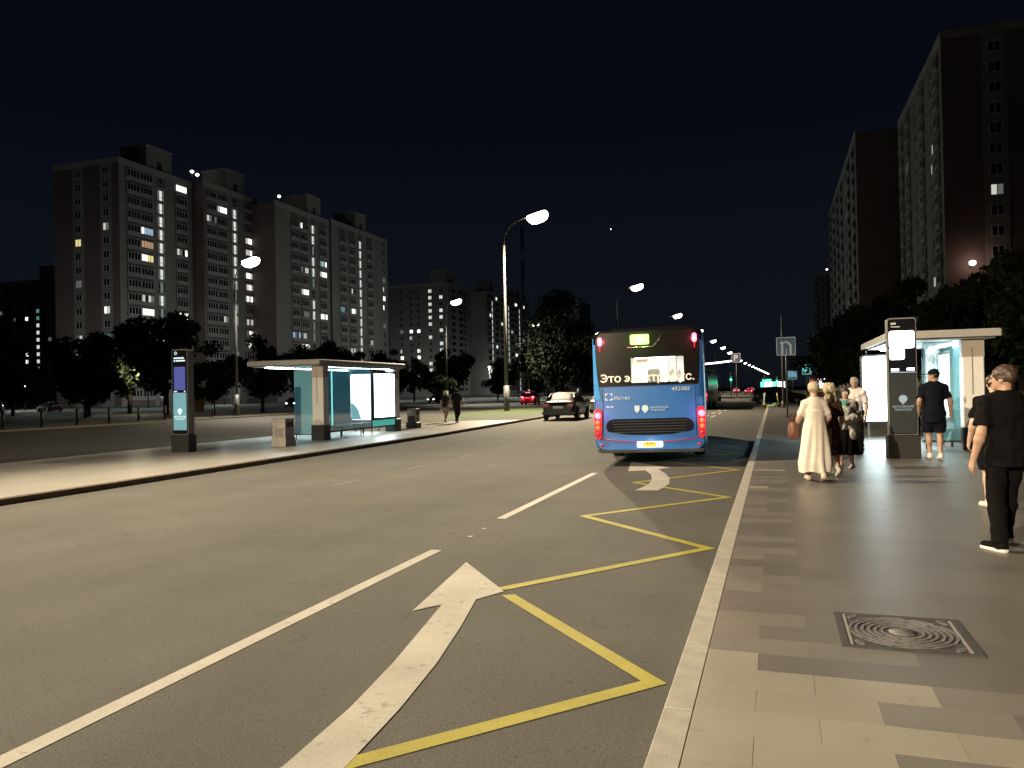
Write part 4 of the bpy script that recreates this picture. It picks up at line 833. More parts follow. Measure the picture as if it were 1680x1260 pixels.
# ------------------------------------------------------------------ cars
head_w = emis('headlamp_white', (1, .97, .88), 7, False)
def make_car(label, x, y, rz, paintc, suv=0, tail=0, head=0, L=4.5, name='parked_car', sm=1.0):
    t = thing(name, label, 'car', (x, y, RZ), rz); t.scale = (sm, sm, sm)
    pm = pbr('car_' + name + str(paintc), paintc, .3, coat=.08, spec=.25); h = L / 2; up_ = .18 * suv
    S = [(-h, .42, .74, .72), (-h + .06, .28, .92 + up_, .80), (-h + .5, .24, 1.00 + up_, .87), (-h + 1.3, .22, .98 + up_, .89), (0, .22, .96 + up_, .89), (h - 1.4, .22, .93 + up_, .89), (h - .7, .24, .86 + up_, .87), (h - .12, .3, .72 + up_, .78), (h, .42, .62 + up_, .66)]
    def ring(y_, zb, zt, hw):
        r = [(0, zb), (hw * .85, zb), (hw * .97, zb + .12), (hw, (zb + zt) / 2), (hw * .985, zt - .14), (hw * .93, zt - .03), (hw * .75, zt), (0, zt + .025)]
        return [(a, y_, c) for a, c in r] + [(-a, y_, c) for a, c in r[-2:0:-1]]
    MB().loft([ring(*s) for s in S], pm, True).build('body', t)
    top = 1.44 + .26 * suv; rb = -h + (.55 if not suv else .12)
    C = [(rb, .95 + up_, .80, .78), (rb + (.62 if not suv else .3), top - .08, .60, .80), (-.2, top, .60, .82), (.35, top - .04, .59, .82), (h - 1.25, .93 + up_, .76, .80)]
    def cr(y_, z, ht, hb): zb = .88 + up_; return [(-hb, y_, zb), (-ht - (hb - ht) * .35, y_, zb + (z - zb) * .72), (-ht, y_, z - .03), (-ht * .6, y_, z), (ht * .6, y_, z), (ht, y_, z - .03), (ht + (hb - ht) * .35, y_, zb + (z - zb) * .72), (hb, y_, zb)]
    g = MB().loft([cr(*c) for c in C], pbr('car_glass', (.012, .013, .015), .5, spec=.04), False, False).build('windows', t)
    rr_ = [(y_, z, ht) for y_, z, ht, hb in C[1:4]]
    MB().loft([[(a * ht * 1.01, y_, z + .006 - .03 * (abs(a) > .9)) for a in (-1, -.6, .6, 1)] for y_, z, ht in rr_], pm, False, False).build('roof', t)
    for sx in (-1, 1):
        for pth in ([C[0], C[1]], [C[3], C[4]]): MB().tube([(sx * (c[2] if i == (0 if pth[0] is C[3] else 1) else c[3]) * 1.005, c[0], c[1]) for i, c in enumerate(pth)], .035, pm, 6).build('pillar', t)
        MB().tube([(sx * .80, -.15, .92 + up_), (sx * .60, -.15, top - .02)], .03, pm, 6).build('pillar', t)
        for yy in (-h + .85, h - .85):
            MB().lathe([(.05, -.02), (.37, -.02), (.37, .03), (.05, .03)], 'black', 18, Matrix.Translation((sx * .885, yy, .34)) @ Matrix.Rotation(R(90), 4, 'Y')).build('wheel_arch', t)
            wq = MB().lathe([(.1, -.1), (.29, -.1), (.32, -.06), (.32, .06), (.29, .1), (.1, .1)], 'rubber', 18, Matrix.Translation((sx * .82, yy, .32)) @ Matrix.Rotation(R(90), 4, 'Y')).build('wheel', t)
            MB().lathe([(.02, -.112), (.2, -.11), (.21, -.1), (.21, .1), (.2, .11), (.02, .112)], 'steel', 12, Matrix.Translation((sx * .82, yy, .32)) @ Matrix.Rotation(R(90), 4, 'Y')).build('rim', wq)
        tm = tail_hot if tail else pbr('tail_faint_glow', (.25, .012, .018), .25, emit=(.4, .01, .02), es=.12)  # lamps that are switched off are still given a faint red glow
        MB().loft([[(sx * a, y_, z + up_) for a, z in ((.46, .70), (.76, .68), (.80, .86), (.50, .88))] for y_ in (-h - .0, -h + .22)], tm, True, smooth=False).build('tail_lamp', t)
        MB().loft([[(sx * a, y_, z + up_) for a, z in ((.36, .58), (.66, .58), (.70, .70), (.40, .68))] for y_ in (h - .25, h + .005)], head_w if head else pbr('head_off', (.35, .36, .38), .15), True, smooth=False).build('headlamp', t)
        MB().bbox(sx * .98 - .09, sx * .98 + .09, .72, .84, .93 + up_, 1.07 + up_, pm, .03).build('mirror', t)
        MB().box(sx * .893 - .008, sx * .893 + .008, -.75, -.57, .80 + up_, .825 + up_, 'steel').build('door_handle', t)
        if tail: point((sx * .62, -h - .2, .8), 60, (1, .08, .12), .08, t)
    MB().loft([[(a, y_, z) for a, z in ((-.82, .30), (.82, .30), (.84, .46), (-.84, .46))] for y_ in (-h - .05, -h + .3)], pm, True, smooth=False).build('rear_bumper', t)
    MB().loft([[(a, y_, z) for a, z in ((-.78, .26), (.78, .26), (.8, .44), (-.8, .44))] for y_ in (h - .3, h + .05)], pm, True, smooth=False).build('front_bumper', t)
    MB().box(-.26, .26, -h - .015, -h + .05, .62 + up_, .74 + up_, pbr('plate_white', (.6, .6, .58), .5)).build('number_plate', t)
    if tail: MB().box(-.3, .3, rb + .1, rb + .16, top - .22, top - .17, tail_hot).build('brake_light', t)
    return t
make_car('black sedan parked against the far kerb', -11.95, 45.6, R(3), (.006, .006, .007), name='parked_car', sm=1.12)
make_car('dark car with glowing red tail lights on the side road', -28.6, 91.5, R(8), (.06, .01, .012), 1, 1, L=4.3, name='moving_car')
make_car('pale car ahead of the black sedan', -12.0, 57.5, R(1), (.35, .37, .40), name='parked_car', head=0)
make_car('black off-road car standing side-on behind the scooters', .35, 79, R(-82), (.010, .011, .014), 1, name='parked_car', L=4.9)
make_car('white car lit under the trees on the lawn side', -98, 83.5, R(75), (.7, .7, .7), 0, name='parked_car')
make_car('grey car at the edge of the lit lawn, half behind a tree', -100, 77, R(50), (.3, .3, .31), 1, name='parked_car')
make_car('silver car driving ahead past the second bus', -7.2, 98, R(0), (.3, .33, .34), 0, 0, name='moving_car')
make_car('distant car coming on with bright headlamps', -11.5, 150, R(180), (.1, .1, .1), 0, 0, 1, name='moving_car')
make_car('dark parked car with its headlamps glinting between the trees', -63, 92, R(200), (.05, .05, .05), 0, 0, 1, name='parked_car')
make_car('dark parked car glinting beyond the walking couple', -52, 116, R(170), (.05, .05, .06), 0, 0, 1, name='parked_car')

for x, y, tl_, hd_, lab in [(-5.5, 185, 1, 0, 'distant car braking, tail lights bright, beyond the second bus'), (-9.5, 215, 1, 0, 'distant car with red tail lights in the outer lane'), (-4.6, 260, 0, 1, 'far oncoming car with bright headlamps before the pavilion'), (-2.2, 290, 0, 1, 'far oncoming car with headlamps beside the pavilion'), (-7.8, 300, 1, 0, 'farthest car with red tail lights before the pavilion'), (-.8, 240, 0, 1, 'oncoming car with headlamps close to the near kerb'), (-22, 140, 1, 0, 'car with red tail lights turning at the verge')]:
    make_car(lab, x, y, R(180) if hd_ else 0, (.05, .05, .06), 0, tl_, hd_, name='moving_car')
# ------------------------------------------------------------------ scooters
def scooter(label, x, y, rz, c):
    t = thing('kick_scooter', label, 'scooter', (x, y, 0), rz); m = pbr('scooter_paint' + str(c), c, .4)
    MB().bbox(-.08, .08, -.42, .38, .09, .14, m, .02).build('deck', t); MB().tube([(0, .36, .12), (0, .50, .30), (0, .46, .55), (0, .40, 1.12)], [.045, .045, .035, .03], m, 8).build('stem', t)
    MB().tube([(-.25, .36, 1.14), (0, .40, 1.15), (.25, .36, 1.14)], .022, 'black', 6).build('handlebar', t)
    for yy in (-.5, .55): MB().lathe([(.03, -.035), (.1, -.035), (.115, 0), (.1, .035), (.03, .035)], 'rubber', 14, Matrix.Translation((0, yy, .115)) @ Matrix.Rotation(R(90), 4, 'Y')).build('wheel', t)
    MB().tube([(0, -.30, .18), (0, -.50, .26), (0, -.64, .20)], .05, m, 6).build('rear_mudguard', t); MB().bbox(-.06, .06, .36, .46, .86, 1.02, swhite, .02).build('display', t)
scooter('yellow electric scooter standing on the pavement by the black car', -.2, 62.3, R(-80), (.55, .55, .04))
scooter('pale green electric scooter beside the yellow one', -1.35 + .95, 63.4, R(60), (.25, .6, .45))
scooter('white electric scooter beside the pale green one', -.3, 65.0, R(105), (.6, .66, .62))

# ------------------------------------------------------------------ people: smooth-union distance fields turned into one continuous mesh
class Field:
    def __init__(s, lo, hi, h):
        s.lo = np.array(lo, float); s.h = h; s.n = np.ceil((np.array(hi) - s.lo) / h).astype(int) + 1
        s.F = np.full(s.n, .3, np.float32); s.ax = [s.lo[i] + h * np.arange(s.n[i]) for i in range(3)]
    def box(s, lo, hi, m):
        a = np.clip(np.floor((np.array(lo) - m - s.lo) / s.h).astype(int), 0, s.n - 1); b = np.clip(np.ceil((np.array(hi) + m - s.lo) / s.h).astype(int) + 1, 1, s.n)
        sl = tuple(slice(a[i], b[i]) for i in range(3)); x, y, z = [s.ax[i][sl[i]] for i in range(3)]
        return sl, x[:, None, None], y[None, :, None], z[None, None, :]
    def put(s, sl, d, k):
        F = s.F[sl]
        if k > 0: h = np.clip(.5 + .5 * (F - d) / k, 0, 1); s.F[sl] = F * (1 - h) + d * h - k * h * (1 - h)
        else: s.F[sl] = np.minimum(F, d)
    def cap(s, a, b, ra, rb, k=.03):
        a, b = np.array(a, float), np.array(b, float); r = max(ra, rb); sl, x, y, z = s.box(np.minimum(a, b) - r, np.maximum(a, b) + r, k + .05)
        d = b - a; L = max(1e-9, d @ d); t = np.clip(((x - a[0]) * d[0] + (y - a[1]) * d[1] + (z - a[2]) * d[2]) / L, 0, 1)
        s.put(sl, np.sqrt((x - a[0] - t * d[0]) ** 2 + (y - a[1] - t * d[1]) ** 2 + (z - a[2] - t * d[2]) ** 2) - (ra + (rb - ra) * t), k)
    def ell(s, c, r, k=.03, yaw=0, sub=False):
        m = max(r); sl, x, y, z = s.box(np.array(c) - m, np.array(c) + m, k + .05); ca, sa = math.cos(yaw), math.sin(yaw)
        X, Y, Z = x - c[0], y - c[1], z - c[2]; X, Y = X * ca + Y * sa, -X * sa + Y * ca
        k0 = np.sqrt((X / r[0]) ** 2 + (Y / r[1]) ** 2 + (Z / r[2]) ** 2); k1 = np.sqrt((X / r[0] ** 2) ** 2 + (Y / r[1] ** 2) ** 2 + (Z / r[2] ** 2) ** 2) + 1e-6
        d = k0 * (k0 - 1) / k1
        if sub: s.F[sl] = np.maximum(s.F[sl], -d)
        else: s.put(sl, d, k)
    def grid(s): return s.ax[0][:, None, None], s.ax[1][None, :, None], s.ax[2][None, None, :]
    def clip(s, nrm, off):                                       # keep points with nrm.p > off
        x, y, z = s.grid(); s.F = np.maximum(s.F, (off - (x * nrm[0] + y * nrm[1] + z * nrm[2])).astype(np.float32))
    def folds(s, amp, freq, seed):
        q = np.random.RandomState(seed); x, y, z = s.grid(); D = 0
        for i in range(4):
            v = q.normal(size=3) * np.array([1, 1, .55]); v /= np.linalg.norm(v); f = freq * q.uniform(.6, 1.5)
            D = D + np.sin(f * (x * v[0] + y * v[1] + z * v[2]) + q.uniform(0, 6) + 1.5 * np.sin(f * .4 * (z + x)))
        s.F = s.F + (amp / 2 * D).astype(np.float32)
    def mesh(s, name, mat):
        F = s.F; I = F < 0; n = s.n; c = [(i, j, k) for i in (0, 1) for j in (0, 1) for k in (0, 1)]
        cnt = sum(I[i:n[0] - 1 + i, j:n[1] - 1 + j, k:n[2] - 1 + k].astype(np.int8) for i, j, k in c); idx = np.argwhere((cnt > 0) & (cnt < 8))
        if not len(idx): return None
        f = np.stack([F[idx[:, 0] + i, idx[:, 1] + j, idx[:, 2] + k] for i, j, k in c], 1); P = np.zeros((len(idx), 3)); w = np.zeros(len(idx)); C = np.array(c, float)
        for a in range(8):
            for b in range(a + 1, 8):
                if np.abs(C[a] - C[b]).sum() != 1: continue
                m = (f[:, a] < 0) != (f[:, b] < 0); t = f[m, a] / (f[m, a] - f[m, b]); P[m] += C[a] + t[:, None] * (C[b] - C[a]); w[m] += 1
        V = s.lo + (idx + P / w[:, None]) * s.h; ID = np.full(n, -1, np.int64); ID[idx[:, 0], idx[:, 1], idx[:, 2]] = np.arange(len(idx)); Q = []
        for ax in range(3):
            e1, e2 = (ax + 1) % 3, (ax + 2) % 3; sl0 = [slice(None)] * 3; sl1 = [slice(None)] * 3; sl0[ax] = slice(0, -1); sl1[ax] = slice(1, None)
            A, B = I[tuple(sl0)], I[tuple(sl1)]; pos = np.argwhere(A != B); pos = pos[(pos[:, e1] > 0) & (pos[:, e2] > 0)]
            if not len(pos): continue
            s0 = A[pos[:, 0], pos[:, 1], pos[:, 2]]; u = np.eye(3, dtype=int)[e1]; v = np.eye(3, dtype=int)[e2]
            g = lambda p: ID[p[:, 0], p[:, 1], p[:, 2]]
            q = np.stack([g(pos - u - v), g(pos - v), g(pos), g(pos - u)], 1); q[~s0] = q[~s0][:, ::-1]; Q.append(q)
        Q = np.concatenate(Q); Q = Q[(Q >= 0).all(1)]
        me = bpy.data.meshes.new(name); me.from_pydata(V.tolist(), [], Q.tolist()); me.materials.append(mat); me.polygons.foreach_set('use_smooth', [True] * len(me.polygons)); me.update(); return me
skin_m = pbr('skin', (.42, .26, .19), .55, noise=.08, nscale=9); skin_p = pbr('skin_pale', (.48, .33, .26), .55, noise=.08, nscale=9)
def cloth(name, c): return pbr(name, c, .9, spec=.08, noise=.05, nscale=5, bump=.2, bscale=220)
def person(label, x, y, rz, h, gear, pose={}, fem=0, vox=.008, skin=None, group=None, head_yaw=0, face=True):
    """gear: list of (part name, kind, material, options). Local frame: faces +y, height 1.75 before scaling."""
    t = thing('person', label, 'person', (x, y, 0), R(rz), group); sc = h / 1.75; t.scale = (sc, sc, sc); sk = skin or skin_m
    J = dict(sl=(-.178, 0, 1.392), sr=(.178, 0, 1.392), el=(-.245, -.03, 1.13), er=(.245, -.03, 1.13), wl=(-.265, .06, .885), wr=(.265, .06, .885), hl=(-.09, 0, .92), hr=(.09, 0, .92),
             kl=(-.10, .02, .50), kr=(.10, .02, .50), al=(-.10, -.01, .085), ar=(.10, -.01, .085), tl=(-.12, .16, .03), tr=(.12, .16, .03))
    if fem: J.update(sl=(-.150, 0, 1.385), sr=(.150, 0, 1.385), el=(-.22, -.03, 1.13), er=(.22, -.03, 1.13), wl=(-.25, .05, .90), wr=(.25, .05, .90))
    J.update(pose); J = {k: np.array(v, float) for k, v in J.items()}; yaw = R(head_yaw); cyw, syw = math.cos(yaw), math.sin(yaw)
    def hd(px, py, pz): return (px * cyw - py * syw, .015 + px * syw + py * cyw, pz)
    LO = np.min([J[k] for k in J], 0) - .16; HI = np.max([J[k] for k in J], 0) + .16; LO[2] = -.03; HI[2] = 1.82; LO[:2] = np.minimum(LO[:2], -.34); HI[:2] = np.maximum(HI[:2], .34)
    F0 = lambda hh=vox: Field(LO, HI, hh)
    def torso(F, g=0., k=.05):
        if fem:
            F.ell((0, -.01, .95), (.165 + g, .115 + g, .14 + g), k); F.ell((0, 0, 1.12), (.125 + g, .088 + g, .15 + g), k); F.ell((0, 0, 1.29), (.145 + g, .10 + g, .17 + g), k)
            for s in (-1, 1): F.ell((s * .07, .085, 1.27), (.06 + g, .05 + g, .06 + g), k)
        else:
            F.ell((0, -.005, .95), (.155 + g, .11 + g, .13 + g), k); F.ell((0, .0, 1.12), (.145 + g, .10 + g, .17 + g), k); F.ell((0, 0, 1.29), (.17 + g, .115 + g, .19 + g), k)
        for s_, sd in (('sl', -1), ('sr', 1)): F.cap((sd * .045, -.008, 1.425), J[s_], .062 + g * .8, .052 + g * .8, k)
        F.cap((0, -.01, 1.38), (0, -.01, 1.45), .085 + g * .6, .058 + g * .6, k)
    def leg(F, s, g=0., k=.03, to=None):
        F.cap(J['h' + s], J['k' + s], .086 + g, .058 + g, k); F.cap(J['k' + s], J['a' + s], .055 + g, .038 + g, k)
        m = J['k' + s] * .68 + J['a' + s] * .32; F.ell((m[0], m[1] - .02, m[2]), (.052 + g, .056 + g, .10 + g), k)
    def arm(F, s, g=0., k=.03):
        F.cap(J['s' + s], J['e' + s], .05 + g, .041 + g, k); m = J['e' + s] * .75 + J['w' + s] * .25; F.cap(J['e' + s], m, .040 + g, .043 + g, k); F.cap(m, J['w' + s], .043 + g, .028 + g, k)
    B = F0(); torso(B); F = B
    for s, sg in (('l', -1), ('r', 1)):
        leg(B, s); arm(B, s)
        B.cap(J['a' + s] + (0, -.035, -.03), J['t' + s], .037, .028, .03); B.cap(J['a' + s], J['a' + s] + (0, -.03, -.04), .038, .036, .02)
        d = J['w' + s] - J['e' + s]; d /= np.linalg.norm(d); a = np.array([0, 1, 0]) - d * d[1]; a /= np.linalg.norm(a); n = np.cross(d, a) * -sg
        if n[0] * sg > 0: n = -n
        w0 = J['w' + s]; pm = w0 + d * .05
        for q in (-.022, 0, .022): B.cap(w0 + a * q * .6 + d * .01, w0 + a * q + d * .085, .018, .015, .014)
        for q, L in ((.031, .066), (.011, .075), (-.010, .070), (-.030, .055)):
            r_ = .0085; k0 = w0 + a * q + d * .085; k1 = k0 + d * L * .5 + n * .010; k2 = k1 + d * L * .42 + n * .028; B.cap(k0, k1, r_ + .001, r_, .006); B.cap(k1, k2, r_, r_ - .0015, .004)
        th0 = w0 + a * .022 + d * .02; th1 = th0 + a * .030 + d * .035 + n * .012; th2 = th1 + a * .008 + d * .034 + n * .012; B.cap(th0, th1, .013, .011, .01); B.cap(th1, th2, .011, .009, .005)
    B.cap((0, -.012, 1.42), hd(0, -.02, 1.58), .056, .052, .03)
    B.ell(hd(0, -.012, 1.658), (.074, .094, .090), .03, yaw); B.ell(hd(0, .026, 1.605), (.060, .066, .088), .03, yaw); B.ell(hd(0, .068, 1.543), (.028, .024, .022), .02, yaw)
    B.cap(hd(0, .088, 1.632), hd(0, .112, 1.598), .008, .012, .012); B.ell(hd(0, .086, 1.568), (.021, .012, .010), .01, yaw); B.ell(hd(0, .078, 1.652), (.05, .016, .012), .02, yaw)
    for s in (-1, 1): B.ell(hd(s * .030, .100, 1.634), (.016, .014, .010), 0, yaw, True); B.ell(hd(s * .076, -.005, 1.615), (.010, .022, .030), .008, yaw)
    body = link('body', B.mesh('body', sk), t)
    if face:
        for s in (-1, 1): MB().lathe([(.001, -.010), (.009, -.006), (.010, 0), (.009, .006), (.001, .010)], pbr('eye_dark', (.05, .04, .04), .2), 8, Matrix.Translation(hd(s * .030, .083, 1.634))).build('eye', body)
        MB().lathe([(.001, -.007), (.014, -.003), (.014, .003), (.001, .007)], pbr('lips', (.32, .13, .11), .5), 8, Matrix.Translation(hd(0, .090, 1.568)) @ Matrix.Diagonal((1.3, .7, 1, 1))).build('lips', body)
    for nm, kind, mat, op in gear:
        if kind == 'hair':
            F = Field((-.3, -.3, 1.3), (.3, .3, 1.82), vox); g = op.get('g', .014); F.ell(hd(0, -.018, 1.668), (.076 + g, .093 + g, .088 + g), .02, yaw)
            if op.get('long'): 
                for s in (-1, 1): F.cap(hd(s * .05, -.05, 1.64), hd(s * .07, -.07, 1.64 - op['long']), .05, .035, .04)
                F.cap(hd(0, -.07, 1.66), hd(0, -.085, 1.64 - op['long']), .06, .05, .05)
            if op.get('bun'): F.ell(hd(0, -.12, 1.67), (.04, .04, .04), .02)
            F.folds(.004 + op.get('rough', .0015), 70, 3)
            F.ell(hd(0, .105, 1.585), (.075, .085, .10), 0, yaw, True)
            if not op.get('long'): x_, y_, z_ = F.grid(); F.F = np.maximum(F.F, (op.get('nape', 1.57) - z_ + .0 * x_ + .0 * y_).astype(np.float32))
        elif kind == 'top':
            F = F0(); g = op.get('g', .016); torso(F, g + op.get('loose', 0), .06); L = op.get('sleeve', .55)
            for s in ('l', 'r'):
                if L <= 1: F.cap(J['s' + s], J['s' + s] + (J['e' + s] - J['s' + s]) * L, .048 + g, .050 + g + op.get('flare', .006), .04)
                else: F.cap(J['s' + s], J['e' + s], .058 + g, .050 + g, .03); F.cap(J['e' + s], J['e' + s] + (J['w' + s] - J['e' + s]) * (L - 1), .050 + g, .036 + g, .03)
            if op.get('hem', .86) < .9: F.cap((0, 0, 1.0), (0, 0, op.get('hem', .86) - .1), .10 + g, .10 + g, .12); F.ell((0, 0, op.get('hem', .86)), (.165 + g + op.get('loose', 0), .115 + g + op.get('loose', 0), .18), .06)
            F.folds(op.get('fold', .008), op.get('freq', 34), op.get('seed', 2)); F.clip((0, 0, 1), op.get('hem', .86)); F.ell((0, .02, 1.53), (.075, .085, .075), 0, 0, True)
            if op.get('cutsleeve', True) and L <= 1:
                for s in ('l', 'r'):
                    d = J['e' + s] - J['s' + s]; d /= np.linalg.norm(d); p = J['s' + s] + (J['e' + s] - J['s' + s]) * (L + .05); x_, y_, z_ = F.grid()
                    side = (x_ * (1 if s == 'r' else -1)) - .17
                    pl = (x_ - p[0]) * d[0] + (y_ - p[1]) * d[1] + (z_ - p[2]) * d[2]; F.F = np.where(side > 0, np.maximum(F.F, pl), F.F).astype(np.float32)
        elif kind == 'legs':
            F = F0(); g = op.get('g', .018); F.ell((0, -.005, .95), (.16 + g, .115 + g, .13 + g), .05)
            for s in ('l', 'r'):
                if op.get('short'):
                    F.cap(J['h' + s], J['k' + s] + (J['h' + s] - J['k' + s]) * .12, .10 + g, .085 + g, .03)
                else: leg(F, s, g + .004); F.cap(J['k' + s], J['a' + s] + (0, 0, .02), .058 + g, .052 + g, .03)
            F.folds(op.get('fold', .007), 40, op.get('seed', 5)); F.clip((0, 0, -1), -1.04); F.clip((0, 0, 1), op.get('hem', .075))
        elif kind == 'skirt':                                     # also long dresses: profile (z, rx, ry) from hem to waist
            F = F0(); x_, y_, z_ = F.grid(); pr = op['prof']; zs = [p[0] for p in pr]; rx = np.interp(z_, zs, [p[1] for p in pr]); ry = np.interp(z_, zs, [p[2] for p in pr]); cx_ = np.interp(z_, zs, [p[3] if len(p) > 3 else 0 for p in pr])
            th = np.arctan2(y_, x_ - cx_); amp = op.get('amp', .07) * np.clip((zs[-1] - z_) / (zs[-1] - zs[0]), 0, 1) ** .8
            wv = 1 + amp * (np.cos(op.get('n', 7) * th + 2.2 * np.sin(z_ * 3.2)) * .6 + np.cos((op.get('n', 7) + 4) * th + 1.3 - z_ * 4) * .5)
            d = (np.sqrt(((x_ - cx_) / (rx * wv)) ** 2 + (y_ / (ry * wv)) ** 2) - 1) * np.minimum(rx, ry); d = np.maximum(d, np.maximum(zs[0] + op.get('slope', 0) * y_ + .012 * np.sin(5 * th) - z_, z_ - zs[-1])); F.F = d.astype(np.float32)
            if op.get('bodice'):
                G = F0(); torso(G, .016, .05)
                for s in ('l', 'r'): G.cap(J['s' + s], J['s' + s] + (J['e' + s] - J['s' + s]) * op['bodice'], .058, .066, .04)
                G.clip((0, 0, 1), zs[-1] - .12); G.ell((0, .0, 1.54), (.085, .095, .075), 0, 0, True)
                k = .05; hh = np.clip(.5 + .5 * (F.F - G.F) / k, 0, 1); F.F = (F.F * (1 - hh) + G.F * hh - k * hh * (1 - hh)).astype(np.float32)
            F.folds(op.get('fold', .004), 30, 4)
        elif kind == 'shoes':
            for s in ('l', 'r'):
                F = F0(); a, q = J['a' + s], J['t' + s]; F.cap(a + (0, -.045, -.035), q + (0, .01, .0), .046, .040, .02); F.cap(a + (0, -.03, -.04), a + (0, -.02, .0), .045, .045, .03); F.clip((0, 0, 1), min(a[2], q[2] + .055) - .085)
                link(nm, F.mesh(nm, mat), t)
                if op.get('sole'):
                    F = F0(); dz = min(a[2] - .085, 0); F.cap(a + (0, -.05, -.065), q + (0, .012, -.018), .045, .042, .01); F.clip((0, 0, -1), -(q[2] + .002 + max(0, a[2] - .085))); F.clip((0, 0, 1), min(a[2] - .085, q[2] - .03) - .004); link('sole', F.mesh('sole', op['sole']), t)
            continue
        elif kind == 'cap':
            F = Field((-.25, -.25, 1.5), (.25, .3, 1.84), vox); F.ell(hd(0, -.012, 1.67), (.092, .110, .10), 0, yaw); F.clip((0, 0, 1), 1.665); F.ell(hd(0, .12, 1.668), (.07, .085, .010), .01, yaw)
        elif kind == 'scarf':
            F = F0(); 
            for q in range(10): a0, a1 = q / 10 * 6.283, (q + 1) / 10 * 6.283; F.cap((.075 * math.cos(a0), .01 + .085 * math.sin(a0), 1.455 - .02 * math.sin(a0)), (.075 * math.cos(a1), .01 + .085 * math.sin(a1), 1.455 - .02 * math.sin(a1)), .038, .038, .02)
            F.cap((-.02, .11, 1.43), (-.05, .15, 1.25), .045, .03, .03); F.cap((.03, .11, 1.43), (.03, .15, 1.29), .04, .02, .03); F.folds(.008, 60, 6)
        elif kind == 'drape':                                     # cloth hung over a forearm
            F = F0(); p = (J['e' + op['side']] + J['w' + op['side']]) / 2
            F.cap(J['e' + op['side']], J['w' + op['side']], .075, .07, .05); F.cap(p + (0, .02, 0), p + (.0, .04, -op['len']), .085, .055, .06); F.cap(p + (.06, .0, 0), p + (.09, .0, -op['len'] * .8), .06, .04, .05); F.folds(.014, 42, 9)
        elif kind == 'pack':
            F = F0(); F.ell((0, -.17, 1.20), (.15, .085, .23), .02); F.ell((0, -.235, 1.12), (.11, .05, .12), .03)
            for s in (-1, 1): F.cap((s * .10, -.14, 1.40), (s * .11, .05, 1.46), .022, .022, .01); F.cap((s * .11, .05, 1.46), (s * .12, .12, 1.25), .022, .022, .02)
        elif kind == 'bag':
            F = F0(); F.ell(op['at'], op['r'], .02); F.folds(.006, 40, 8)
        me = F.mesh(nm, mat)
        if me: link(nm, me, t)
    return t
blk = cloth('black_cotton', (.0055, .005, .0055)); blk2 = cloth('black_navy', (.006, .007, .012)); cream = cloth('cream_linen', (.66, .60, .55)); grey = cloth('grey_jacket', (.36, .34, .33)); teal = cloth('teal_scarf', (.10, .26, .22))
wshirt = cloth('white_shirt', (.58, .55, .56)); brown = cloth('brown_dress', (.05, .028, .020)); bagm = pbr('brown_leather', (.14, .055, .03), .5, noise=.2, nscale=12)
hair_b = pbr('hair_blond', (.42, .35, .24), .6, noise=.3, nscale=40); hair_d = pbr('hair_dark', (.03, .018, .013), .5, noise=.3, nscale=40); hair_g = pbr('hair_grey', (.36, .33, .29), .6, noise=.3, nscale=40); hair_br = pbr('hair_brown', (.06, .035, .025), .5, noise=.3, nscale=40)
wshoe = cloth('white_shoe', (.62, .60, .58)); sole_w = pbr('white_sole', (.7, .69, .66), .6)
WALK = dict(kl=(-.09, .10, .50), al=(-.09, .16, .09), tl=(-.10, .33, .04), kr=(.09, .02, .50), ar=(.09, -.22, .15), tr=(.10, -.07, .035), el=(-.24, -.10, 1.14), wl=(-.25, -.04, .90), er=(.24, .04, 1.14), wr=(.25, .16, .93))
# woman in the long cream dress, walking away
wd = person('blond woman in a long cream dress walking away beside the kerb', .64, 14.19, 8, 1.69, [('hair', 'hair', hair_b, dict(g=.022, nape=1.54)),
    ('dress', 'skirt', cream, dict(prof=[(.16, .27, .22, .02), (.35, .285, .225), (.7, .235, .185), (.95, .20, .155), (1.12, .168, .128), (1.25, .165, .125)], n=6, amp=.11, bodice=.72, slope=-.10, fold=.0015)), ('shoe', 'shoes', pbr('tan_sandal', (.45, .36, .3), .6), {})],
    {**WALK, 'el': (-.25, .0, 1.15), 'wl': (-.28, .14, .98), 'er': (.25, .02, 1.15), 'wr': (.24, .18, 1.02)}, 1, .009, skin_p, face=False)
hb_ = thing('handbag', 'brown leather handbag hanging at the side of the woman in cream', 'handbag', (.30, 14.32, .72), R(8))
MB().loft([[(a * s, b_ * s2, z) for a, b_ in rrect(-.07, .07, -.15, .15, .05)] for s, s2, z in ((.9, .95, 0), (1.15, 1.1, .1), (1, 1, .24), (.55, .9, .30))], bagm, True).build('bag_body', hb_)
for s in (-.03, .03): MB().tube([(s, -.10, .28), (s, -.06, .44), (s, .06, .44), (s, .10, .28)], .009, bagm, 6).build('strap', hb_)
person('woman with long wavy blond hair and a dark brown dress, half behind the cream dress', 0.93, 15.0, 12, 1.66, [('hair', 'hair', hair_b, dict(g=.03, long=.20, rough=.008)),
    ('dress', 'skirt', brown, dict(prof=[(.42, .24, .19), (.7, .225, .18), (.95, .19, .15), (1.12, .15, .115), (1.25, .155, .12)], n=6, amp=.08, bodice=.8)), ('shoe', 'shoes', wshoe, {})], {**WALK}, 1, .010, skin_p, face=False)
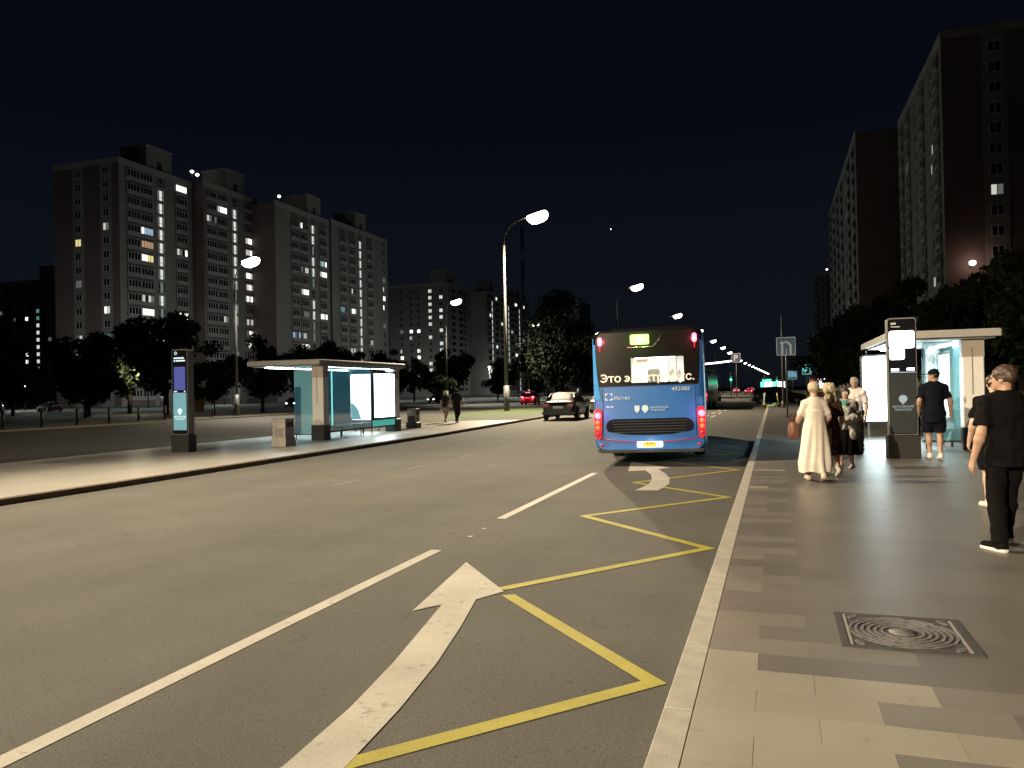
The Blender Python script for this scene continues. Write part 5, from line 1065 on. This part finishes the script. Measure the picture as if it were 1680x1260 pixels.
person('woman in glasses, grey jacket, teal scarf and long black skirt facing the kerb', 1.33, 16.56, 158, 1.58, [('hair', 'hair', hair_br, dict(g=.014, bun=1)), ('jacket', 'top', grey, dict(g=.03, sleeve=1.85, hem=.84, fold=.013, loose=.012, seed=7)),
    ('skirt', 'skirt', blk, dict(prof=[(.30, .24, .21), (.6, .225, .19), (.92, .185, .15), (1.0, .17, .135)], n=7, amp=.06)), ('scarf', 'scarf', teal, {}), ('folded_coat', 'drape', cloth('pale_coat', (.45, .42, .41)), dict(side='l', len=.40)), ('shoe', 'shoes', wshoe, {})],
    dict(el=(-.25, -.02, 1.13), wl=(-.12, .20, 1.05), er=(.25, -.02, 1.13), wr=(.06, .21, 1.08), kr=(.1, .08, .5), ar=(.1, .10, .085), tr=(.12, .27, .03)), 1, .008, skin_m, head_yaw=12)
gl_ = thing('eyeglasses', 'eyeglasses worn by the woman with the teal scarf', 'glasses', (1.33, 16.56, 0), R(158)); gl_.scale = (1.58 / 1.75,) * 3
q = R(12); GM = Matrix.Rotation(q, 4, 'Z')
for s in (-1, 1):
    MB().loft([[GM @ Vector((s * .031 + .021 * math.cos(a * 6.283 / 12) * r_, .118, 1.634 + .017 * math.sin(a * 6.283 / 12) * r_)) for a in range(12)] for r_ in (1.0, 1.18)], pbr('glasses_frame', (.05, .05, .06), .3), False).build('rim', gl_)
    MB().loft([[GM @ Vector((s * .031 + .021 * math.cos(a * 6.283 / 12), .1175 + d, 1.634 + .017 * math.sin(a * 6.283 / 12))) for a in range(12)] for d in (0, .001)], pbr('lens', (.75, .8, .85), .05, alpha=.5), True).build('lens', gl_)
    MB().tube([GM @ Vector((s * .056, .116, 1.636)), GM @ Vector((s * .079, .02, 1.634))], .003, 'darksteel', 5).build('temple', gl_)
person('grey haired man in a white shirt and dark trousers behind the woman in glasses', 1.80, 19.9, 150, 1.81, [('hair', 'hair', hair_g, dict(g=.010, nape=1.60)), ('shirt', 'top', wshirt, dict(g=.024, sleeve=.8, hem=.82, fold=.011, loose=.012)), ('trousers', 'legs', blk, {}), ('shoe', 'shoes', blk, {})], {}, 0, .009, skin_m, head_yaw=22)
person('dark haired man in a white shirt and dark trousers beyond the totem', 3.18, 31.8, -10, 1.77, [('hair', 'hair', hair_d, dict(nape=1.56)), ('shirt', 'top', wshirt, dict(g=.022, sleeve=.75, hem=.84, fold=.010, loose=.012, seed=4)), ('trousers', 'legs', blk2, {}), ('shoe', 'shoes', blk, {})], {}, 0, .012, face=False)
person('person in dark clothes striding past, mostly hidden by the totem', 3.10, 20.6, -12, 1.76, [('hair', 'hair', hair_d, dict(nape=1.56)), ('t_shirt', 'top', blk2, dict(g=.02, sleeve=.6, hem=.80, loose=.01)), ('trousers', 'legs', blk2, {}), ('shoe', 'shoes', blk, {})], WALK, 0, .010, face=False)
person('man in a black cap, black T-shirt and black shorts walking towards the shelter', 3.26, 18.75, 4, 1.93, [('hair', 'hair', hair_d, dict(g=.008, nape=1.57)), ('cap', 'cap', blk2, {}), ('t_shirt', 'top', blk2, dict(g=.018, sleeve=.75, hem=.72, fold=.005, loose=.02, freq=22, flare=.0)), ('shorts', 'legs', blk2, dict(short=1, g=.025, hem=.52)),
    ('shoe', 'shoes', wshoe, dict())], dict(kl=(-.09, .08, .50), al=(-.07, .10, .085), tl=(-.08, .27, .03), kr=(.09, .0, .50), ar=(.06, -.14, .10), tr=(.07, .02, .03), el=(-.27, -.05, 1.14), wl=(-.25, .10, .94), er=(.27, -.06, 1.14), wr=(.29, .0, .90)), 0, .008, skin_m, head_yaw=62, face=False)
person('man in a black T-shirt, black trousers and white soled sneakers walking close by', 2.13, 8.72, 22, 1.80, [('hair', 'hair', hair_br, dict(g=.013, nape=1.57)), ('t_shirt', 'top', blk, dict(g=.018, sleeve=.72, hem=.80, fold=.008, loose=.012, flare=.010)), ('trousers', 'legs', blk, dict(g=.014, fold=.006)), ('sneaker', 'shoes', blk, dict(sole=sole_w))],
    dict(kl=(-.09, .02, .50), al=(-.10, -.03, .085), tl=(-.13, .13, .03), kr=(.11, .14, .52), ar=(.13, .22, .13), tr=(.15, .36, .10), el=(-.25, -.02, 1.12), wl=(-.275, .06, .87), er=(.25, -.10, 1.13), wr=(.26, -.10, .88)), 0, .006, skin_m, head_yaw=38)
person('man in a black T-shirt just ahead of the close walker, mostly hidden by him', 2.72, 11.6, 6, 1.74, [('hair', 'hair', hair_d, dict(nape=1.57)), ('t_shirt', 'top', blk, dict(g=.02, sleeve=.75, hem=.82, loose=.012, seed=9)), ('shorts', 'legs', blk, dict(short=1, hem=.50)), ('shoe', 'shoes', wshoe, {})], dict(el=(-.26, -.02, 1.12), wl=(-.28, .08, .88)), 0, .009, skin_p, face=False)
person('man in dark clothes walking away along the far pavement', -15.92, 37.86, -6, 1.80, [('hair', 'hair', hair_d, dict(nape=1.57)), ('t_shirt', 'top', cloth('charcoal', (.03, .032, .03)), dict(g=.025, sleeve=.8, hem=.80, loose=.03)), ('shorts', 'legs', cloth('charcoal', (.03, .032, .03)), dict(g=.02)), ('shoe', 'shoes', wshoe, {})], WALK, 0, .014, face=False)
person('person with bare legs and a pale bag walking beside the man on the far pavement', -16.9, 38.6, -6, 1.72, [('hair', 'hair', hair_b, dict(long=.1)), ('t_shirt', 'top', cloth('olive_top', (.06, .05, .04)), dict(g=.02, sleeve=.6, hem=.84)), ('shorts', 'legs', cloth('pale_shorts', (.42, .38, .33)), dict(short=1, hem=.56)), ('shoe', 'shoes', wshoe, {}), ('bag', 'bag', cloth('pale_bag', (.55, .52, .48)), dict(at=(-.26, 0, .78), r=(.07, .15, .14)))], {**WALK, 'wl': (-.25, .0, .94)}, 1, .014, skin_p, face=False)
